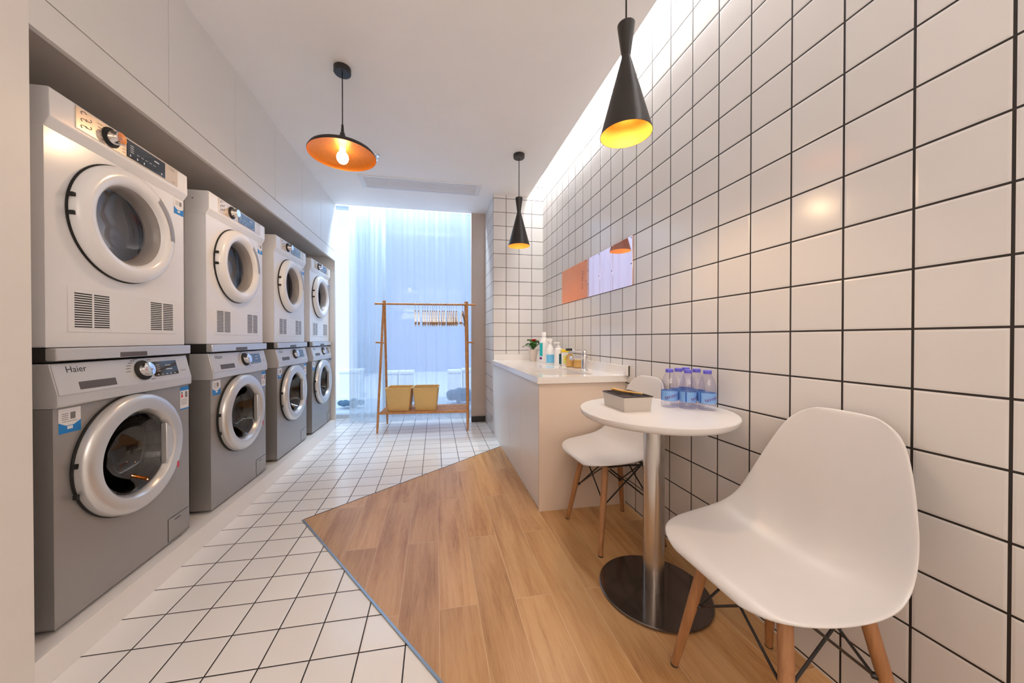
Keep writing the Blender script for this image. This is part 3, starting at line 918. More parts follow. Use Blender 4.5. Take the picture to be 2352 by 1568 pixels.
dx, dy = -0.517, 2.078
r = empty('disc_pendant_lamp', (dx, dy, 0), 0, 'black wide disc pendant lamp with glowing copper gold inside, near the washing machines', 'lamp')
mb = MB()
mb.lathe([(0.008, 2.196), (0.012, 2.190), (0.020, 2.160), (0.034, 2.118), (0.045, 2.108), (0.13, 2.098), (0.172, 2.082), (0.181, 2.066), (0.1805, 2.060)], 64)
sh = mb.build('lamp_shade', M_blackmetal, r)
mb = MB(); mb.lathe([(0.1800, 2.060), (0.176, 2.071), (0.160, 2.082), (0.12, 2.092), (0.05, 2.099), (0.0005, 2.100)], 64); mb.build('shade_lining', M_copper, sh)
mb = MB(); mb.cyl((0, 0, 2.190), (0, 0, 2.236), 0.009, 0.006, n=12); mb.build('cord_grip', M_blackmetal, r)
mb = MB(); mb.cyl((0, 0, 2.23), (0, 0, H - 0.028), 0.0032, n=8); mb.build('cord', M_cord, r)
mb = MB(); mb.lathe([(0.0005, H - 0.0305), (0.043, H - 0.030), (0.046, H - 0.027), (0.046, H - 0.0003)], 36); mb.build('canopy', M_blackmetal, r)
mb = MB(); mb.cyl((0, 0, 2.078), (0, 0, 2.100), 0.016); mb.ball((0, 0, 2.050), 0.032, 20, 12, (1, 1, 1.1)); mb.build('bulb', M_bulb, r)

# ------------------------------------------------------------------ vanity
VX = 0.600
r = empty('vanity_cabinet', (VX, 1.925, 0.0), 0, 'long white handleless base cabinet under the basin counter', 'cabinet')
VL = COLY - 1.925 - 0.002
VD = XR - VX - 0.002
mb = MB(); mb.box((0.022, 0.020, 0.0), (VD, VL, 0.60)); mb.box((0.022, 0.020, 0.60), (0.04, VL, 0.755)); mb.box((VD - 0.02, 0.020, 0.60), (VD, VL, 0.755)); mb.build('carcass', M_cab, r)
mb = MB(); mb.box((0.0, 0.0, 0.0), (VD, 0.019, 0.756), 0.001); mb.build('end_panel', M_endpanel, r)
mb = MB(); mb.box((0.010, 0.021, 0.0), (0.022, VL, 0.045)); mb.build('plinth', M_cab, r)
mb = MB(); mb.box((0.004, 0.0195, 0.046), (0.012, 0.0285, 0.752)); mb.build('edge_strip', M_greyhandle, r)
dw = (VL - 0.031) / 4
for k in range(4):
    ya = 0.031 + k * dw
    mb = MB(); mb.box((0.004, ya + 0.001, 0.047), (0.0215, ya + dw - 0.001, 0.748), 0.001); mb.build('door', M_cab, r)

CZ0, CZ1 = 0.758, 0.796
SX0, SX1, SY0, SY1 = 0.672, 0.985, 2.02, 2.47
r = empty('countertop', (0, 0, 0), 0, 'white quartz counter with upstand over the white base cabinet', 'countertop')
mb = MB()
X0, X1, Y0, Y1 = 0.585, XR - 0.001, 1.908, COLY - 0.001
mb.box((X0, Y0, CZ0), (SX0, Y1, CZ1)); mb.box((SX1, Y0, CZ0), (X1, Y1, CZ1))
mb.box((SX0, Y0, CZ0), (SX1, SY0, CZ1)); mb.box((SX0, SY1, CZ0), (SX1, Y1, CZ1))
bmesh.ops.remove_doubles(mb.bm, verts=mb.bm.verts, dist=1e-5)
mb.build('slab', M_counter, r)
mb = MB(); mb.box((XR - 0.022, Y0 - 0.02, CZ1), (XR - 0.001, Y1, CZ1 + 0.060), 0.001); mb.build('upstand', M_counter, r)
mb = MB(); mb.box((COLX + 0.004, COLY - 0.022, CZ1), (XR - 0.0225, COLY - 0.001, CZ1 + 0.060), 0.001); mb.build('upstand', M_counter, r)
mb = MB(); mb.box((XR - 0.006, Y0 - 0.024, CZ1 - 0.002), (XR - 0.0008, Y0 - 0.0205, CZ1 + 0.060)); mb.build('seal', M_slot, r)

r = empty('basin', ((SX0 + SX1) / 2, (SY0 + SY1) / 2, CZ1), 0, 'rectangular white undermount basin set in the quartz counter', 'sink')
def rrect(hx, hy, rad, n=6):
    pts = []
    for (sx, sy, a0) in ((1, 1, 0), (-1, 1, PI / 2), (-1, -1, PI), (1, -1, 1.5 * PI)):
        for k in range(n + 1):
            a = a0 + PI / 2 * k / n
            pts.append((sx * (hx - rad) + rad * math.cos(a), sy * (hy - rad) + rad * math.sin(a)))
    return pts
hx, hy = (SX1 - SX0) / 2 - 0.002, (SY1 - SY0) / 2 - 0.002
mb = MB()
rows = []
for (ins, z, rd) in ((0.0, -0.012, 0.02), (0.002, -0.03, 0.03), (0.010, -0.10, 0.04), (0.03, -0.125, 0.05), (0.09, -0.132, 0.04), (hx - 0.021, -0.137, 0.02)):
    rows.append([(p[0], p[1], z) for p in rrect(hx - ins, max(hy - ins, 0.0215), min(rd, hx - ins - 0.001))])
mb.grid(rows, closed_v=True)
mb.build('bowl', M_ceramic, r)
mb = MB(); mb.lathe([(0.030, -0.138), (0.024, -0.134), (0.0005, -0.1345)], 24); mb.build('drain', M_chrome, r)

r = empty('faucet', (1.030, 2.245, CZ1), 0, 'chrome single-lever faucet standing on the wall side of the basin', 'faucet')
mb = MB(); mb.lathe([(0.026, 0.0), (0.026, 0.006), (0.0215, 0.010), (0.0205, 0.105), (0.0195, 0.112), (0.0005, 0.113)], 28); mb.build('body', M_chrome, r)
mb = MB(); mb.box((-0.108, -0.013, 0.082), (0.0, 0.013, 0.104), 0.005); mb.cyl((-0.096, 0, 0.074), (-0.096, 0, 0.083), 0.010); mb.build('spout', M_chrome, r)
mb = MB(); mb.lathe([(0.019, 0.114), (0.020, 0.122), (0.017, 0.140), (0.0005, 0.143)], 24)
mb.box((-0.085, -0.009, 0.134), (0.012, 0.009, 0.150), 0.004); mb.build('lever', M_chrome, r)

# counter items --------------------------------------------------------------
def bottle(name, x, y, parts, label, cat='bottle', rz=0.0, group='bottles behind the basin'):
    r = empty(name, (x, y, CZ1 + 0.0005), rz, label, cat, group)
    for nm, prof, mat in parts:
        mb = MB(); mb.lathe(prof, 28); mb.build(nm, mat, r)
    return r
def side_label(r, rad, z0, z1, a0, a1, mat, name='label', n=14, sx=1.0):
    mb = MB()
    mb.grid([[(rad * math.cos(a0 + (a1 - a0) * k / n), rad * math.sin(a0 + (a1 - a0) * k / n), z) for k in range(n + 1)] for z in (z0, z1)])
    return mb.build(name, mat, r)

# plant
r = empty('potted_flower', (0.975, 3.335, CZ1 + 0.0005), 0, 'red flowering plant with green leaves in a beige pot at the counter corner', 'plant')
mb = MB(); mb.lathe([(0.0005, 0.0), (0.031, 0.0), (0.033, 0.004), (0.048, 0.112), (0.049, 0.117), (0.045, 0.117), (0.043, 0.105), (0.0005, 0.104)], 32); mb.build('pot', M_pot, r)
mb = MB(); mb.lathe([(0.043, 0.106), (0.02, 0.108), (0.0005, 0.109)], 20); mb.build('soil', M_soil, r)
mb = MB()
rnd = random.Random(11)
for k in range(15):
    a = 2 * PI * k / 15 + rnd.uniform(-0.2, 0.2)
    if k % 3 == 0: reach, rise = rnd.uniform(0.10, 0.135), rnd.uniform(0.05, 0.08)
    else: reach, rise = rnd.uniform(0.06, 0.10), rnd.uniform(0.08, 0.125)
    d = Vector((math.cos(a), math.sin(a), 0)); s = Vector((-d.y, d.x, 0))
    rows = []
    for i in range(9):
        t = i / 8
        c = d * (reach * t) + Vector((0, 0, 0.104 + rise * math.sin(min(1.0, t * 1.15) * PI * 0.62) - 0.02 * t * t))
        w = 0.003 + 0.021 * math.sin(PI * min(1, max(0, (t - 0.15) / 0.85))) ** 0.8
        rows.append([c - s * w + Vector((0, 0, 0.004)), c, c + s * w + Vector((0, 0, 0.004))])
    mb.grid(rows)
mb.build('leaves', M_leaf, r)
mb = MB()
mb.tube([(0, 0, 0.105), (0.004, -0.004, 0.16), (0.002, -0.012, 0.195)], 0.003, 6)
mb.build('stem', M_leaf, r)
mb = MB()
for k in range(11):
    a = 2 * PI * k / 11; d = Vector((math.cos(a), math.sin(a), 0)); s = Vector((-d.y, d.x, 0))
    lift = 0.030 if k % 2 else 0.012
    rows = []
    for i in range(6):
        t = i / 5
        c = Vector((0.002, -0.012, 0.192)) + d * (0.044 * t) + Vector((0, 0, lift * math.sin(t * PI * 0.7)))
        w = 0.002 + 0.015 * math.sin(PI * min(1, 0.1 + 0.9 * t))
        rows.append([c - s * w, c + Vector((0, 0, -0.002)), c + s * w])
    mb.grid(rows)
mb.ball((0.002, -0.012, 0.200), 0.010)
mb.build('flower', M_flower, r)

# tall detergent bottle with teal label
r = bottle('detergent_bottle', 1.020, 3.120, [
    ('body', [(0.0005, 0), (0.040, 0), (0.042, 0.006), (0.042, 0.150), (0.040, 0.185), (0.030, 0.222), (0.019, 0.240), (0.018, 0.246)], M_whiteplastic),
    ('cap', [(0.021, 0.244), (0.021, 0.284), (0.019, 0.287), (0.0005, 0.287)], M_whiteplastic)],
    'tallest white detergent bottle, teal label on its side, beside the potted flower')
side_label(r, 0.0428, 0.060, 0.185, PI * 0.78, PI * 1.30, M_teal)
side_label(r, 0.0429, 0.030, 0.050, PI * 0.90, PI * 1.25, M_purple, 'label_print')
# white spray bottle with light blue label
r = bottle('spray_bottle', 1.005, 2.905, [
    ('body', [(0.0005, 0), (0.036, 0), (0.038, 0.006), (0.038, 0.105), (0.032, 0.140), (0.016, 0.172), (0.013, 0.182)], M_whiteplastic),
    ('collar', [(0.016, 0.180), (0.016, 0.200), (0.010, 0.204), (0.0005, 0.204)], M_whiteplastic)],
    'white cleaning bottle with light blue label low on its front, beside the pump bottle')
mb = MB(); mb.box((-0.038, -0.010, 0.203), (0.018, 0.010, 0.226), 0.004); mb.box((-0.030, -0.005, 0.178), (-0.024, 0.005, 0.205), 0.002); mb.build('trigger_head', M_whiteplastic, r)
side_label(r, 0.0388, 0.012, 0.085, PI * 1.08, PI * 1.78, M_lightblue)
# pump bottle
r = bottle('pump_bottle', 1.030, 2.765, [
    ('body', [(0.0005, 0), (0.032, 0), (0.034, 0.005), (0.034, 0.125), (0.030, 0.140), (0.014, 0.150), (0.012, 0.156)], M_whiteplastic),
    ('collar', [(0.015, 0.154), (0.015, 0.166), (0.005, 0.168), (0.004, 0.186), (0.0005, 0.186)], M_whiteplastic)],
    'white pump bottle with a narrow dark teal label, between spray bottle and yellow-lidded tub')
mb = MB(); mb.box((-0.040, -0.009, 0.184), (0.010, 0.009, 0.196), 0.003); mb.build('pump_head', M_whiteplastic, r)
side_label(r, 0.0347, 0.012, 0.098, PI * 1.44, PI * 1.74, M_darkteal)
# yellow lidded tub
r = empty('cleaning_tub', (1.072, 2.700, CZ1 + 0.0005), -0.25, 'small white and lime tub with bright yellow lid, behind the basin', 'tub', 'bottles behind the basin')
mb = MB(); mb.prism(rrect(0.036, 0.026, 0.010), 'Z', 0.0, 0.112, 0.002); bd = mb.build('body', M_whiteplastic, r)
mb = MB(); mb.prism(rrect(0.038, 0.028, 0.011), 'Z', 0.1125, 0.136, 0.003); mb.build('lid', M_yellow, r)
mb = MB()
mb.box((-0.024, -0.0268, 0.018), (0.006, -0.0262, 0.085)); mb.mi = 1
mb.ball((-0.006, -0.0265, 0.055), 0.012, 10, 6, (1, 0.04, 1.2)); mb.build('label', [M_lime, M_yellow], r)
# clear soap dispenser, black pump
r = bottle('soap_dispenser', 1.062, 2.585, [
    ('body', [(0.0005, 0), (0.031, 0), (0.033, 0.004), (0.033, 0.080), (0.028, 0.094), (0.013, 0.102), (0.012, 0.110)], M_amber),
    ('soap', [(0.0005, 0.003), (0.029, 0.003), (0.030, 0.055), (0.0005, 0.055)], M_amberfill),
    ('collar', [(0.014, 0.108), (0.014, 0.120), (0.005, 0.122), (0.005, 0.130), (0.0005, 0.130)], M_chrome)],
    'squat clear soap dispenser with amber soap and black pump head')
mb = MB(); mb.box((-0.034, -0.013, 0.128), (0.014, 0.013, 0.148), 0.003); mb.build('pump_head', M_darkplastic, r)
# amber jar
r = bottle('amber_jar', 1.090, 2.490, [
    ('body', [(0.0005, 0), (0.033, 0), (0.035, 0.004), (0.035, 0.070), (0.033, 0.076)], M_amber),
    ('contents', [(0.0005, 0.003), (0.031, 0.003), (0.032, 0.060), (0.0005, 0.060)], M_amberfill),
    ('rim', [(0.033, 0.075), (0.036, 0.078), (0.033, 0.081), (0.031, 0.078)], M_brass)],
    'short open amber glass jar between the soap dispenser and the faucet', 'jar')

# ------------------------------------------------------------------ orange acrylic notice on the tiled wall
r = empty('wall_notice', (XR, 2.4215, 1.3395), 0, 'orange glossy acrylic notice of four panels on the tiled wall, mirroring the window', 'notice')
ys = [0.5735, 0.05, -0.165, -0.345, -0.5735]
for k in range(4):
    ya, yb = ys[k + 1] + 0.0012, ys[k] - 0.0012
    mb = MB(); mb.box((-0.006, ya, 0.0), (-0.0008, yb, 0.2945), 0.001)
    p = mb.build('panel', M_orange if k == 0 else M_orangemirror, r)
    for z in (0.13, 0.285):
        mb = MB(); mb.cyl((-0.0075, ya + 0.012, z), (-0.0055, ya + 0.012, z), 0.004, n=12); mb.build('fixing_screw', M_darksteel, p)
    if k == 0:
        mb = MB()
        for i in range(6):
            z = 0.215 - i * 0.026
            for (u0, w0, u1, w1) in ((0, 0.006, 0.018, 0.008), (0.002, 0.0, 0.016, 0.002), (0.008, -0.008, 0.010, 0.010), (0.0, -0.008, 0.018, -0.006)):
                if (i + int(w0 * 1000)) % 5 == 0: continue
                mb.box((-0.0066, 0.115 + u0, z + w0), (-0.0061, 0.115 + u1, z + w1))
        mb.build('lettering', M_darksteel, p)

# ------------------------------------------------------------------ round table
TC = (0.867, 1.237)
r = empty('round_table', (TC[0], TC[1], 0.0035), 0, 'small round white cafe table on a steel pedestal between the two chairs', 'table')
mb = MB(); mb.lathe([(0.0005, 0.699), (0.255, 0.699), (0.276, 0.703), (0.286, 0.712), (0.290, 0.722), (0.290, 0.7285), (0.2875, 0.7315), (0.0005, 0.7315)], 96)
mb.build('tabletop', M_tabletop, r)
mb = MB(); mb.cyl((0, 0, 0.010), (0, 0, 0.6985), 0.040, n=48); mb.build('pedestal', M_steel, r)
mb = MB(); mb.lathe([(0.0005, 0.0), (0.206, 0.0), (0.210, 0.003), (0.210, 0.008), (0.207, 0.0105), (0.0005, 0.0105)], 96); mb.build('base_plate', M_darksteel, r)
TZ = 0.7352

r = empty('tray_box', (0.779, 1.293, TZ), 0.0, 'open greige box with a dark inside, on the round table', 'box')
mb = MB()
lo, hi, hgt = rrect(0.057, 0.080, 0.003, 2), rrect(0.062, 0.086, 0.003, 2), 0.059
A = [(*p, 0.0) for p in lo]; B = [(*p, hgt) for p in hi]
Bi = [(p[0] * 0.95, p[1] * 0.965, hgt) for p in hi]; Ai = [(p[0] * 0.93, p[1] * 0.95, hgt - 0.016) for p in lo]
R = mb.grid([A, B], closed_v=True, smooth=False); mb.f(list(reversed(R[0])), False)
mb.mi = 1
R = mb.grid([B, Bi, Ai], closed_v=True, smooth=False); mb.f(R[2], False)
mb.T = Matrix.Translation((0, 0, 0))
tb = mb.build('box_shell', [M_boxside, M_boxtop], r)
mb = MB(); mb.T = Matrix.Translation((0, 0, hgt - 0.003)); 
ro = rrect(0.0632, 0.0872, 0.004, 2); ri = rrect(0.058, 0.082, 0.003, 2)
mb.grid([[(*p, 0) for p in ro], [(*p, 0.0042) for p in ro], [(*p, 0.0042) for p in ri], [(*p, 0) for p in ri]], closed_u=True, closed_v=True, smooth=False)
mb.build('rim', M_boxtop, r)
r = empty('wooden_pen', (0.779, 1.293, TZ + 0.064), 0.0, 'thin ochre wooden stick lying across the open box on the table', 'pen')
mb = MB(); mb.tube([(-0.035, 0.055, 0.008), (-0.012, 0.012, 0.0035), (0.028, -0.068, 0.003)], [0.0052, 0.0050, 0.0032], 10); mb.build('shaft', M_brass, r)

def make_water():
    r = empty('water_bottle', (0, 0, 0))
    prof = [(0.0005, 0.004), (0.020, 0.003), (0.028, 0.0), (0.0315, 0.005), (0.032, 0.020), (0.0305, 0.026), (0.0315, 0.030), (0.0315, 0.068), (0.0305, 0.072), (0.0315, 0.077),
            (0.0300, 0.083), (0.0310, 0.090), (0.0285, 0.105), (0.024, 0.122), (0.0165, 0.138), (0.0125, 0.143), (0.0125, 0.146)]
    mb = MB(); mb.lathe(prof, 28); mb.build('body', M_water, r)
    mb = MB()
    mb.lathe([(0.0150, 0.144), (0.0152, 0.146), (0.0150, 0.157), (0.0135, 0.1585), (0.0005, 0.1585)], 24); mb.build('cap', M_bluecap, r)
    mb = MB()
    rad = 0.0322
    n = 40
    mb.grid([[(rad * math.cos(2 * PI * k / n), rad * math.sin(2 * PI * k / n), z) for k in range(n)] for z in (0.028, 0.069)], closed_v=True)
    mb.mi = 1
    a0 = -2.55
    mb.grid([[(1.008 * rad * math.cos(a0 - 0.95 + 0.16 * k / 4), 1.008 * rad * math.sin(a0 - 0.95 + 0.16 * k / 4), z) for k in range(5)] for z in (0.0285, 0.0685)])
    mb.mi = 2
    def bend(p):
        c, s = math.cos(0.30), math.sin(0.30)
        u, w = p.x * c - p.y * s, p.x * s + p.y * c
        a = a0 + 0.5 + u / rad
        return Vector((1.012 * rad * math.cos(a), 1.012 * rad * math.sin(a), 0.0475 + w))
    mb.text('tenten', 0.021, None, bend)
    mb.build('label', [M_waterlabel, M_deepblue, M_purple], r, recalc=False)
    return r
wb = make_water()
spots = [((0.969, 1.281), 'front row, left end beside the open box'), ((1.023, 1.239), 'front row, middle'), ((1.077, 1.197), 'front row, right end'),
         ((1.030, 1.305), 'second row, left of its two'), ((1.084, 1.263), 'second row, right of its two'), ((1.090, 1.333), 'rearmost, farthest from the camera')]
for i, ((x, y), txt) in enumerate(spots):
    o = wb if i == 0 else copy_tree(wb)
    o.location = (x, y, TZ + 0.0003); o.rotation_euler = (0, 0, [0.10, 0.95, 0.30, 1.9, 2.6, 3.4][i])
    tag(o, 'blue-capped water bottle on the round table, ' + txt, 'water bottle', 'water bottles on the round table')

# ------------------------------------------------------------------ shell chairs
def make_chair():
    r = empty('shell_chair', (0, 0, 0))
    # local: +x is the back, -x the front edge, z up; profile of the centre line
    prof = [(-0.232, 0.408), (-0.226, 0.424), (-0.200, 0.433), (-0.145, 0.431), (-0.075, 0.418), (-0.010, 0.408), (0.040, 0.409), (0.080, 0.421), (0.110, 0.445), (0.133, 0.482),
            (0.152, 0.532), (0.169, 0.590), (0.184, 0.650), (0.198, 0.708), (0.210, 0.758), (0.219, 0.795), (0.225, 0.816)]
    edge = [(-0.232, 0.408), (-0.224, 0.423), (-0.198, 0.436), (-0.145, 0.443), (-0.075, 0.448), (-0.005, 0.457), (0.040, 0.470), (0.075, 0.492), (0.100, 0.522), (0.118, 0.556),
            (0.133, 0.592), (0.148, 0.630), (0.164, 0.672), (0.180, 0.716), (0.196, 0.760), (0.210, 0.792), (0.219, 0.812)]
    wid = [0.105, 0.158, 0.196, 0.221, 0.233, 0.236, 0.231, 0.223, 0.215, 0.208, 0.199, 0.188, 0.175, 0.160, 0.142, 0.116, 0.072]
    N = len(prof)
    rows = []
    S = 18
    for i in range(N):
        row = []
        for k in range(S + 1):
            s = -1 + 2 * k / S
            q = abs(s) ** 2.4
            row.append((prof[i][0] * (1 - q) + edge[i][0] * q, s * wid[i], prof[i][1] * (1 - q) + edge[i][1] * q))
        rows.append(row)
    mb = MB(); mb.grid(rows)
    sh = mb.build('seat_shell', M_chairshell, r)
    md = sh.modifiers.new('thick', 'SOLIDIFY'); md.thickness = 0.007; md.offset = -1
    md = sh.modifiers.new('soft', 'SUBSURF'); md.levels = 2; md.render_levels = 2
    ft, tp = 0.176, 0.112
    tops, feet, low = {}, {}, {}
    for sx in (-1, 1):
        for sy in (-1, 1):
            a = Vector((sx * tp, sy * tp, 0.392 if sx < 0 else 0.385)); b = Vector((sx * ft, sy * ft, 0.0))
            tops[sx, sy], feet[sx, sy] = a, b
            low[sx, sy] = a.lerp(b, 0.46)
            mb = MB()
            pts = [b, b.lerp(a, 0.25), b.lerp(a, 0.6), a]
            mb.tube(pts, [0.0105, 0.0130, 0.0155, 0.0155], 18)
            lg = mb.build('leg', M_beech, r)
            mb = MB(); mb.cyl(b + Vector((0, 0, 0.0)), b.lerp(a, 0.012), 0.0112, n=14); mb.build('foot_cap', M_darkplastic, lg)
            mb = MB()
            q = low[sx, sy]; dv = Vector((-sx, -sy, 0)).normalized()
            mb.cyl(q + dv * 0.012, q + dv * 0.024, 0.008, n=10); mb.build('bolt', M_blackmetal, lg)
    ring = [(-1, -1), (-1, 1), (1, 1), (1, -1)]
    for i in range(4):
        a, b = ring[i], ring[(i + 1) % 4]
        mb = MB()
        ia, ib = low[a] + Vector((-a[0], -a[1], 0)) * 0.014, low[b] + Vector((-b[0], -b[1], 0)) * 0.014
        mid_t = (tops[a] + tops[b]) / 2 * 0.80; mid_t.z = 0.382
        ta = tops[a].lerp(tops[b], 0.12); tb_ = tops[b].lerp(tops[a], 0.12); ta.z = tb_.z = 0.378
        mb.tube([ia, ia.lerp(tb_, 0.5), tb_], 0.0036, 8)
        mb.tube([ib, ib.lerp(ta, 0.5) + Vector((0, 0, 0.001)), ta], 0.0036, 8)
        mb.build('wire_brace', M_blackmetal, r)
    mb = MB()
    for s in (-1, 1):
        mb.tube([(-tp, s * tp, 0.388), (0, s * tp * 0.9, 0.384), (tp, s * tp, 0.381)], 0.005, 8)
        mb.tube([(s * tp, -tp, 0.386), (s * tp * 0.9, 0, 0.384), (s * tp, tp, 0.386)], 0.005, 8)
    mb.build('seat_mount', M_blackmetal, r)
    return r
c0 = make_chair()
c1 = copy_tree(c0)
c0.location = (0.908, 0.765, 0.0037); c0.rotation_euler = (0, 0, 0.0)
c1.location = (0.922, 1.660, 0.0037); c1.rotation_euler = (0, 0, 0.06)
tag(c0, 'white moulded shell chair with wooden legs in the right foreground, nearest the camera', 'chair', 'white shell chairs at the round table')
tag(c1, 'white moulded shell chair with wooden legs behind the round table, beside the base cabinet', 'chair', 'white shell chairs at the round table')

# ------------------------------------------------------------------ clothes rack
RK = empty('clothes_rack', (-0.108, 4.036, 0.0), -0.072, 'wooden A-frame clothes rack with a slatted shelf in front of the sheer curtain', 'clothes rack')
for sx in (-1, 1):
    for sy in (-1, 1):
        mb = MB()
        off = 0.009 * sy
        a = Vector((sx * 0.487 + off, sy * 0.215, 0.0)); b = Vector((sx * 0.466 + off, -sy * 0.020, 1.455))
        d = (b - a).normalized()
        mb.tube([a, a.lerp(b, 0.05), a.lerp(b, 0.5), b], [0.010, 0.0125, 0.0135, 0.0135], 12)
        mb.build('leg', M_rackwood, RK)
    mb = MB(); mb.cyl((sx * 0.462, 0, 0.975), (sx * 0.560, 0, 0.980), 0.0095, n=12); mb.build('peg', M_rackwood, RK)
    mb = MB(); mb.cyl((sx * 0.474, -0.185, 0.208), (sx * 0.474, 0.185, 0.208), 0.011, n=10); mb.build('side_rail', M_rackwood, RK)
mb = MB(); mb.cyl((-0.570, 0, 1.420), (0.575, 0, 1.420), 0.0115, n=16); mb.build('hanging_bar', M_rackwood, RK)
for sy in (-1, 1):
    mb = MB(); mb.box((-0.474, sy * 0.180 - 0.014, 0.196), (0.474, sy * 0.180 + 0.014, 0.222), 0.004); mb.build('shelf_rail', M_rackwood, RK)
for k in range(5):
    y = -0.130 + k * 0.065
    mb = MB(); mb.box((-0.470, y - 0.019, 0.208), (0.470, y + 0.019, 0.221), 0.003); mb.build('shelf_slat', M_rackwood, RK)
RM = Matrix.Translation((-0.108, 4.036, 0)) @ Matrix.Rotation(-0.072, 4, 'Z')

def make_hanger():
    r = empty('clothes_hanger', (0, 0, 0))      # origin at the bar axis, shoulders along local y
    mb = MB()
    arc = [(0, 0.0160 * math.sin(a), 0.0160 * math.cos(a) - 0.001) for a in [(-1.9 + 3.5 * q / 14) for q in range(15)]]
    path = arc + [(0, 0.010, -0.022), (0, 0.002, -0.036), (0, 0.0, -0.050), (0, 0.0, -0.086)]
    mb.tube(path, 0.0018, 7)
    mb.build('hook', M_chrome, r)
    mb = MB()
    rows = []
    for k in range(25):
        s = -1 + 2 * k / 24
        a = abs(s)
        y = 0.215 * s
        zt = -0.072 - 0.142 * a ** 1.2
        th = 0.030 - 0.006 * a
        hw = 0.0075 + 0.0030 * a ** 3
        bend = 0.005 * a * a
        rows.append([(bend - hw, y, zt), (bend + hw, y, zt), (bend + hw, y, zt - th), (bend - hw, y, zt - th)])
    R = mb.grid(rows, closed_v=True, smooth=True)
    mb.f(R[0], False); mb.f(list(reversed(R[-1])), False)
    mb.build('shoulders', M_hangwood, r)
    mb = MB(); mb.cyl((0.004, -0.185, -0.222), (0.004, 0.185, -0.222), 0.0055, n=10); 
    mb.build('trouser_bar', M_hangwood, r)
    for s in (-0.10, 0.10):
        mb = MB(); mb.box((0.002, s - 0.010, -0.252), (0.014, s + 0.010, -0.208), 0.002); mb.build('clip', M_chrome, r)
    return r
hx_ = [-0.227, -0.190, -0.140, -0.115, -0.084, -0.056, -0.030, -0.008, 0.017, 0.049, 0.080, 0.103, 0.140, 0.163, 0.187, 0.213, 0.243, 0.316]
h0 = make_hanger()
rnd = random.Random(4)
ordn = ['leftmost', 'second from left', 'third from left', 'fourth from left', 'fifth from left', 'sixth from left', 'seventh from left', 'eighth from left', 'ninth from left',
        'ninth from right', 'eighth from right', 'seventh from right', 'sixth from right', 'fifth from right', 'fourth from right', 'third from right', 'second from right', 'rightmost, hanging apart from the rest']
for i, x in enumerate(hx_):
    h = h0 if i == 0 else copy_tree(h0)
    u = x + 0.108
    p = RM @ Vector((u, 0, 1.420))
    h.location = p
    h.rotation_euler = (0, 0, (0.012 - 0.20 * x + rnd.uniform(-0.005, 0.005)) if i < 17 else -0.22)
    tag(h, 'wooden clothes hanger with metal hook on the rack bar, ' + ordn[i], 'clothes hanger', 'clothes hangers on the rack')

def make_basket():
    r = empty('straw_basket', (0, 0, 0))
    mb = MB()
    rows = []
    for t in (0, 0.03, 0.25, 0.5, 0.75, 1.0):
        hx2, hy2 = 0.116 + 0.024 * t, 0.110 + 0.026 * t
        rows.append([(p[0], p[1], 0.248 * t) for p in rrect(hx2, hy2, 0.022)])
    inner = []
    for t in (1.0, 0.5, 0.04):
        hx2, hy2 = 0.110 + 0.024 * t, 0.104 + 0.026 * t
        inner.append([(p[0], p[1], 0.248 * t) for p in rrect(hx2, hy2, 0.020)])
    R = mb.grid(rows + inner, closed_v=True)
    mb.f(list(reversed(R[0])), False); mb.f(R[-1], False)
    mb.build('woven_body', M_wicker, r)
    mb = MB(); mb.tube([(p[0], p[1], 0.248) for p in rrect(0.138, 0.134, 0.022)], 0.0065, 8, closed=True); mb.build('rim', M_wicker, r)
    return r
bk = make_basket()
for i, (u, v, rz, lab) in enumerate(((-0.284, -0.035, -0.02, 'straw-coloured woven basket at the left end of the rack shelf'), (0.010, -0.030, 0.0, 'straw-coloured woven basket in the middle of the rack shelf'))):
    o = bk if i == 0 else copy_tree(bk)
    o.location = RM @ Vector((u, v, 0.2225)); o.rotation_euler = (0, 0, -0.072 + rz)
    tag(o, lab, 'basket', 'woven baskets on the rack shelf')

# ------------------------------------------------------------------ outside the window
struct('floor.002', MB().box((-6, YW + 0.12, -0.06), (6, 11.0, -0.005)), M_outground, label='pale paving outside the window')
struct('wall_outside', MB().box((-6, 10.9, -0.06), (6, 11.0, 5.0)), M_outwall, label='pale blue wall far outside the window')
struct('wall_outside.001', MB().box((-4.2, 9.0, -0.06), (-1.98, 9.4, 4.2), 0.02), M_outwhite, label='white block added outside to brighten the left of the window')  # added block, gives a bright view through the uncurtained glass
def planter(x, y, w, h, label):
    r = empty('planter_box', (x, y, -0.005), 0, label, 'planter', 'white planter boxes outside the window')
    mb = MB(); mb.box((-w / 2, -w / 2, 0), (w / 2, w / 2, h), 0.01); mb.build('body', M_outwhite, r)
    mb = MB(); mb.box((-w / 2 - 0.015, -w / 2 - 0.015, h), (w / 2 + 0.015, w / 2 + 0.015, h + 0.05), 0.008); mb.build('rim', M_outwhite, r)
planter(-0.74, 6.2, 0.20, 0.42, 'white planter box outside behind the left basket, left of a pair')
planter(-0.49, 6.2, 0.22, 0.42, 'white planter box outside behind the left basket, right of a pair')
planter(0.34, 6.2, 0.22, 0.42, 'white planter box outside behind the right end of the rack, left of a pair')
planter(0.60, 6.2, 0.22, 0.44, 'white planter box outside behind the right end of the rack, right of a pair')
planter(-1.45, 6.4, 0.34, 0.44, 'white planter box outside at the left edge of the window')
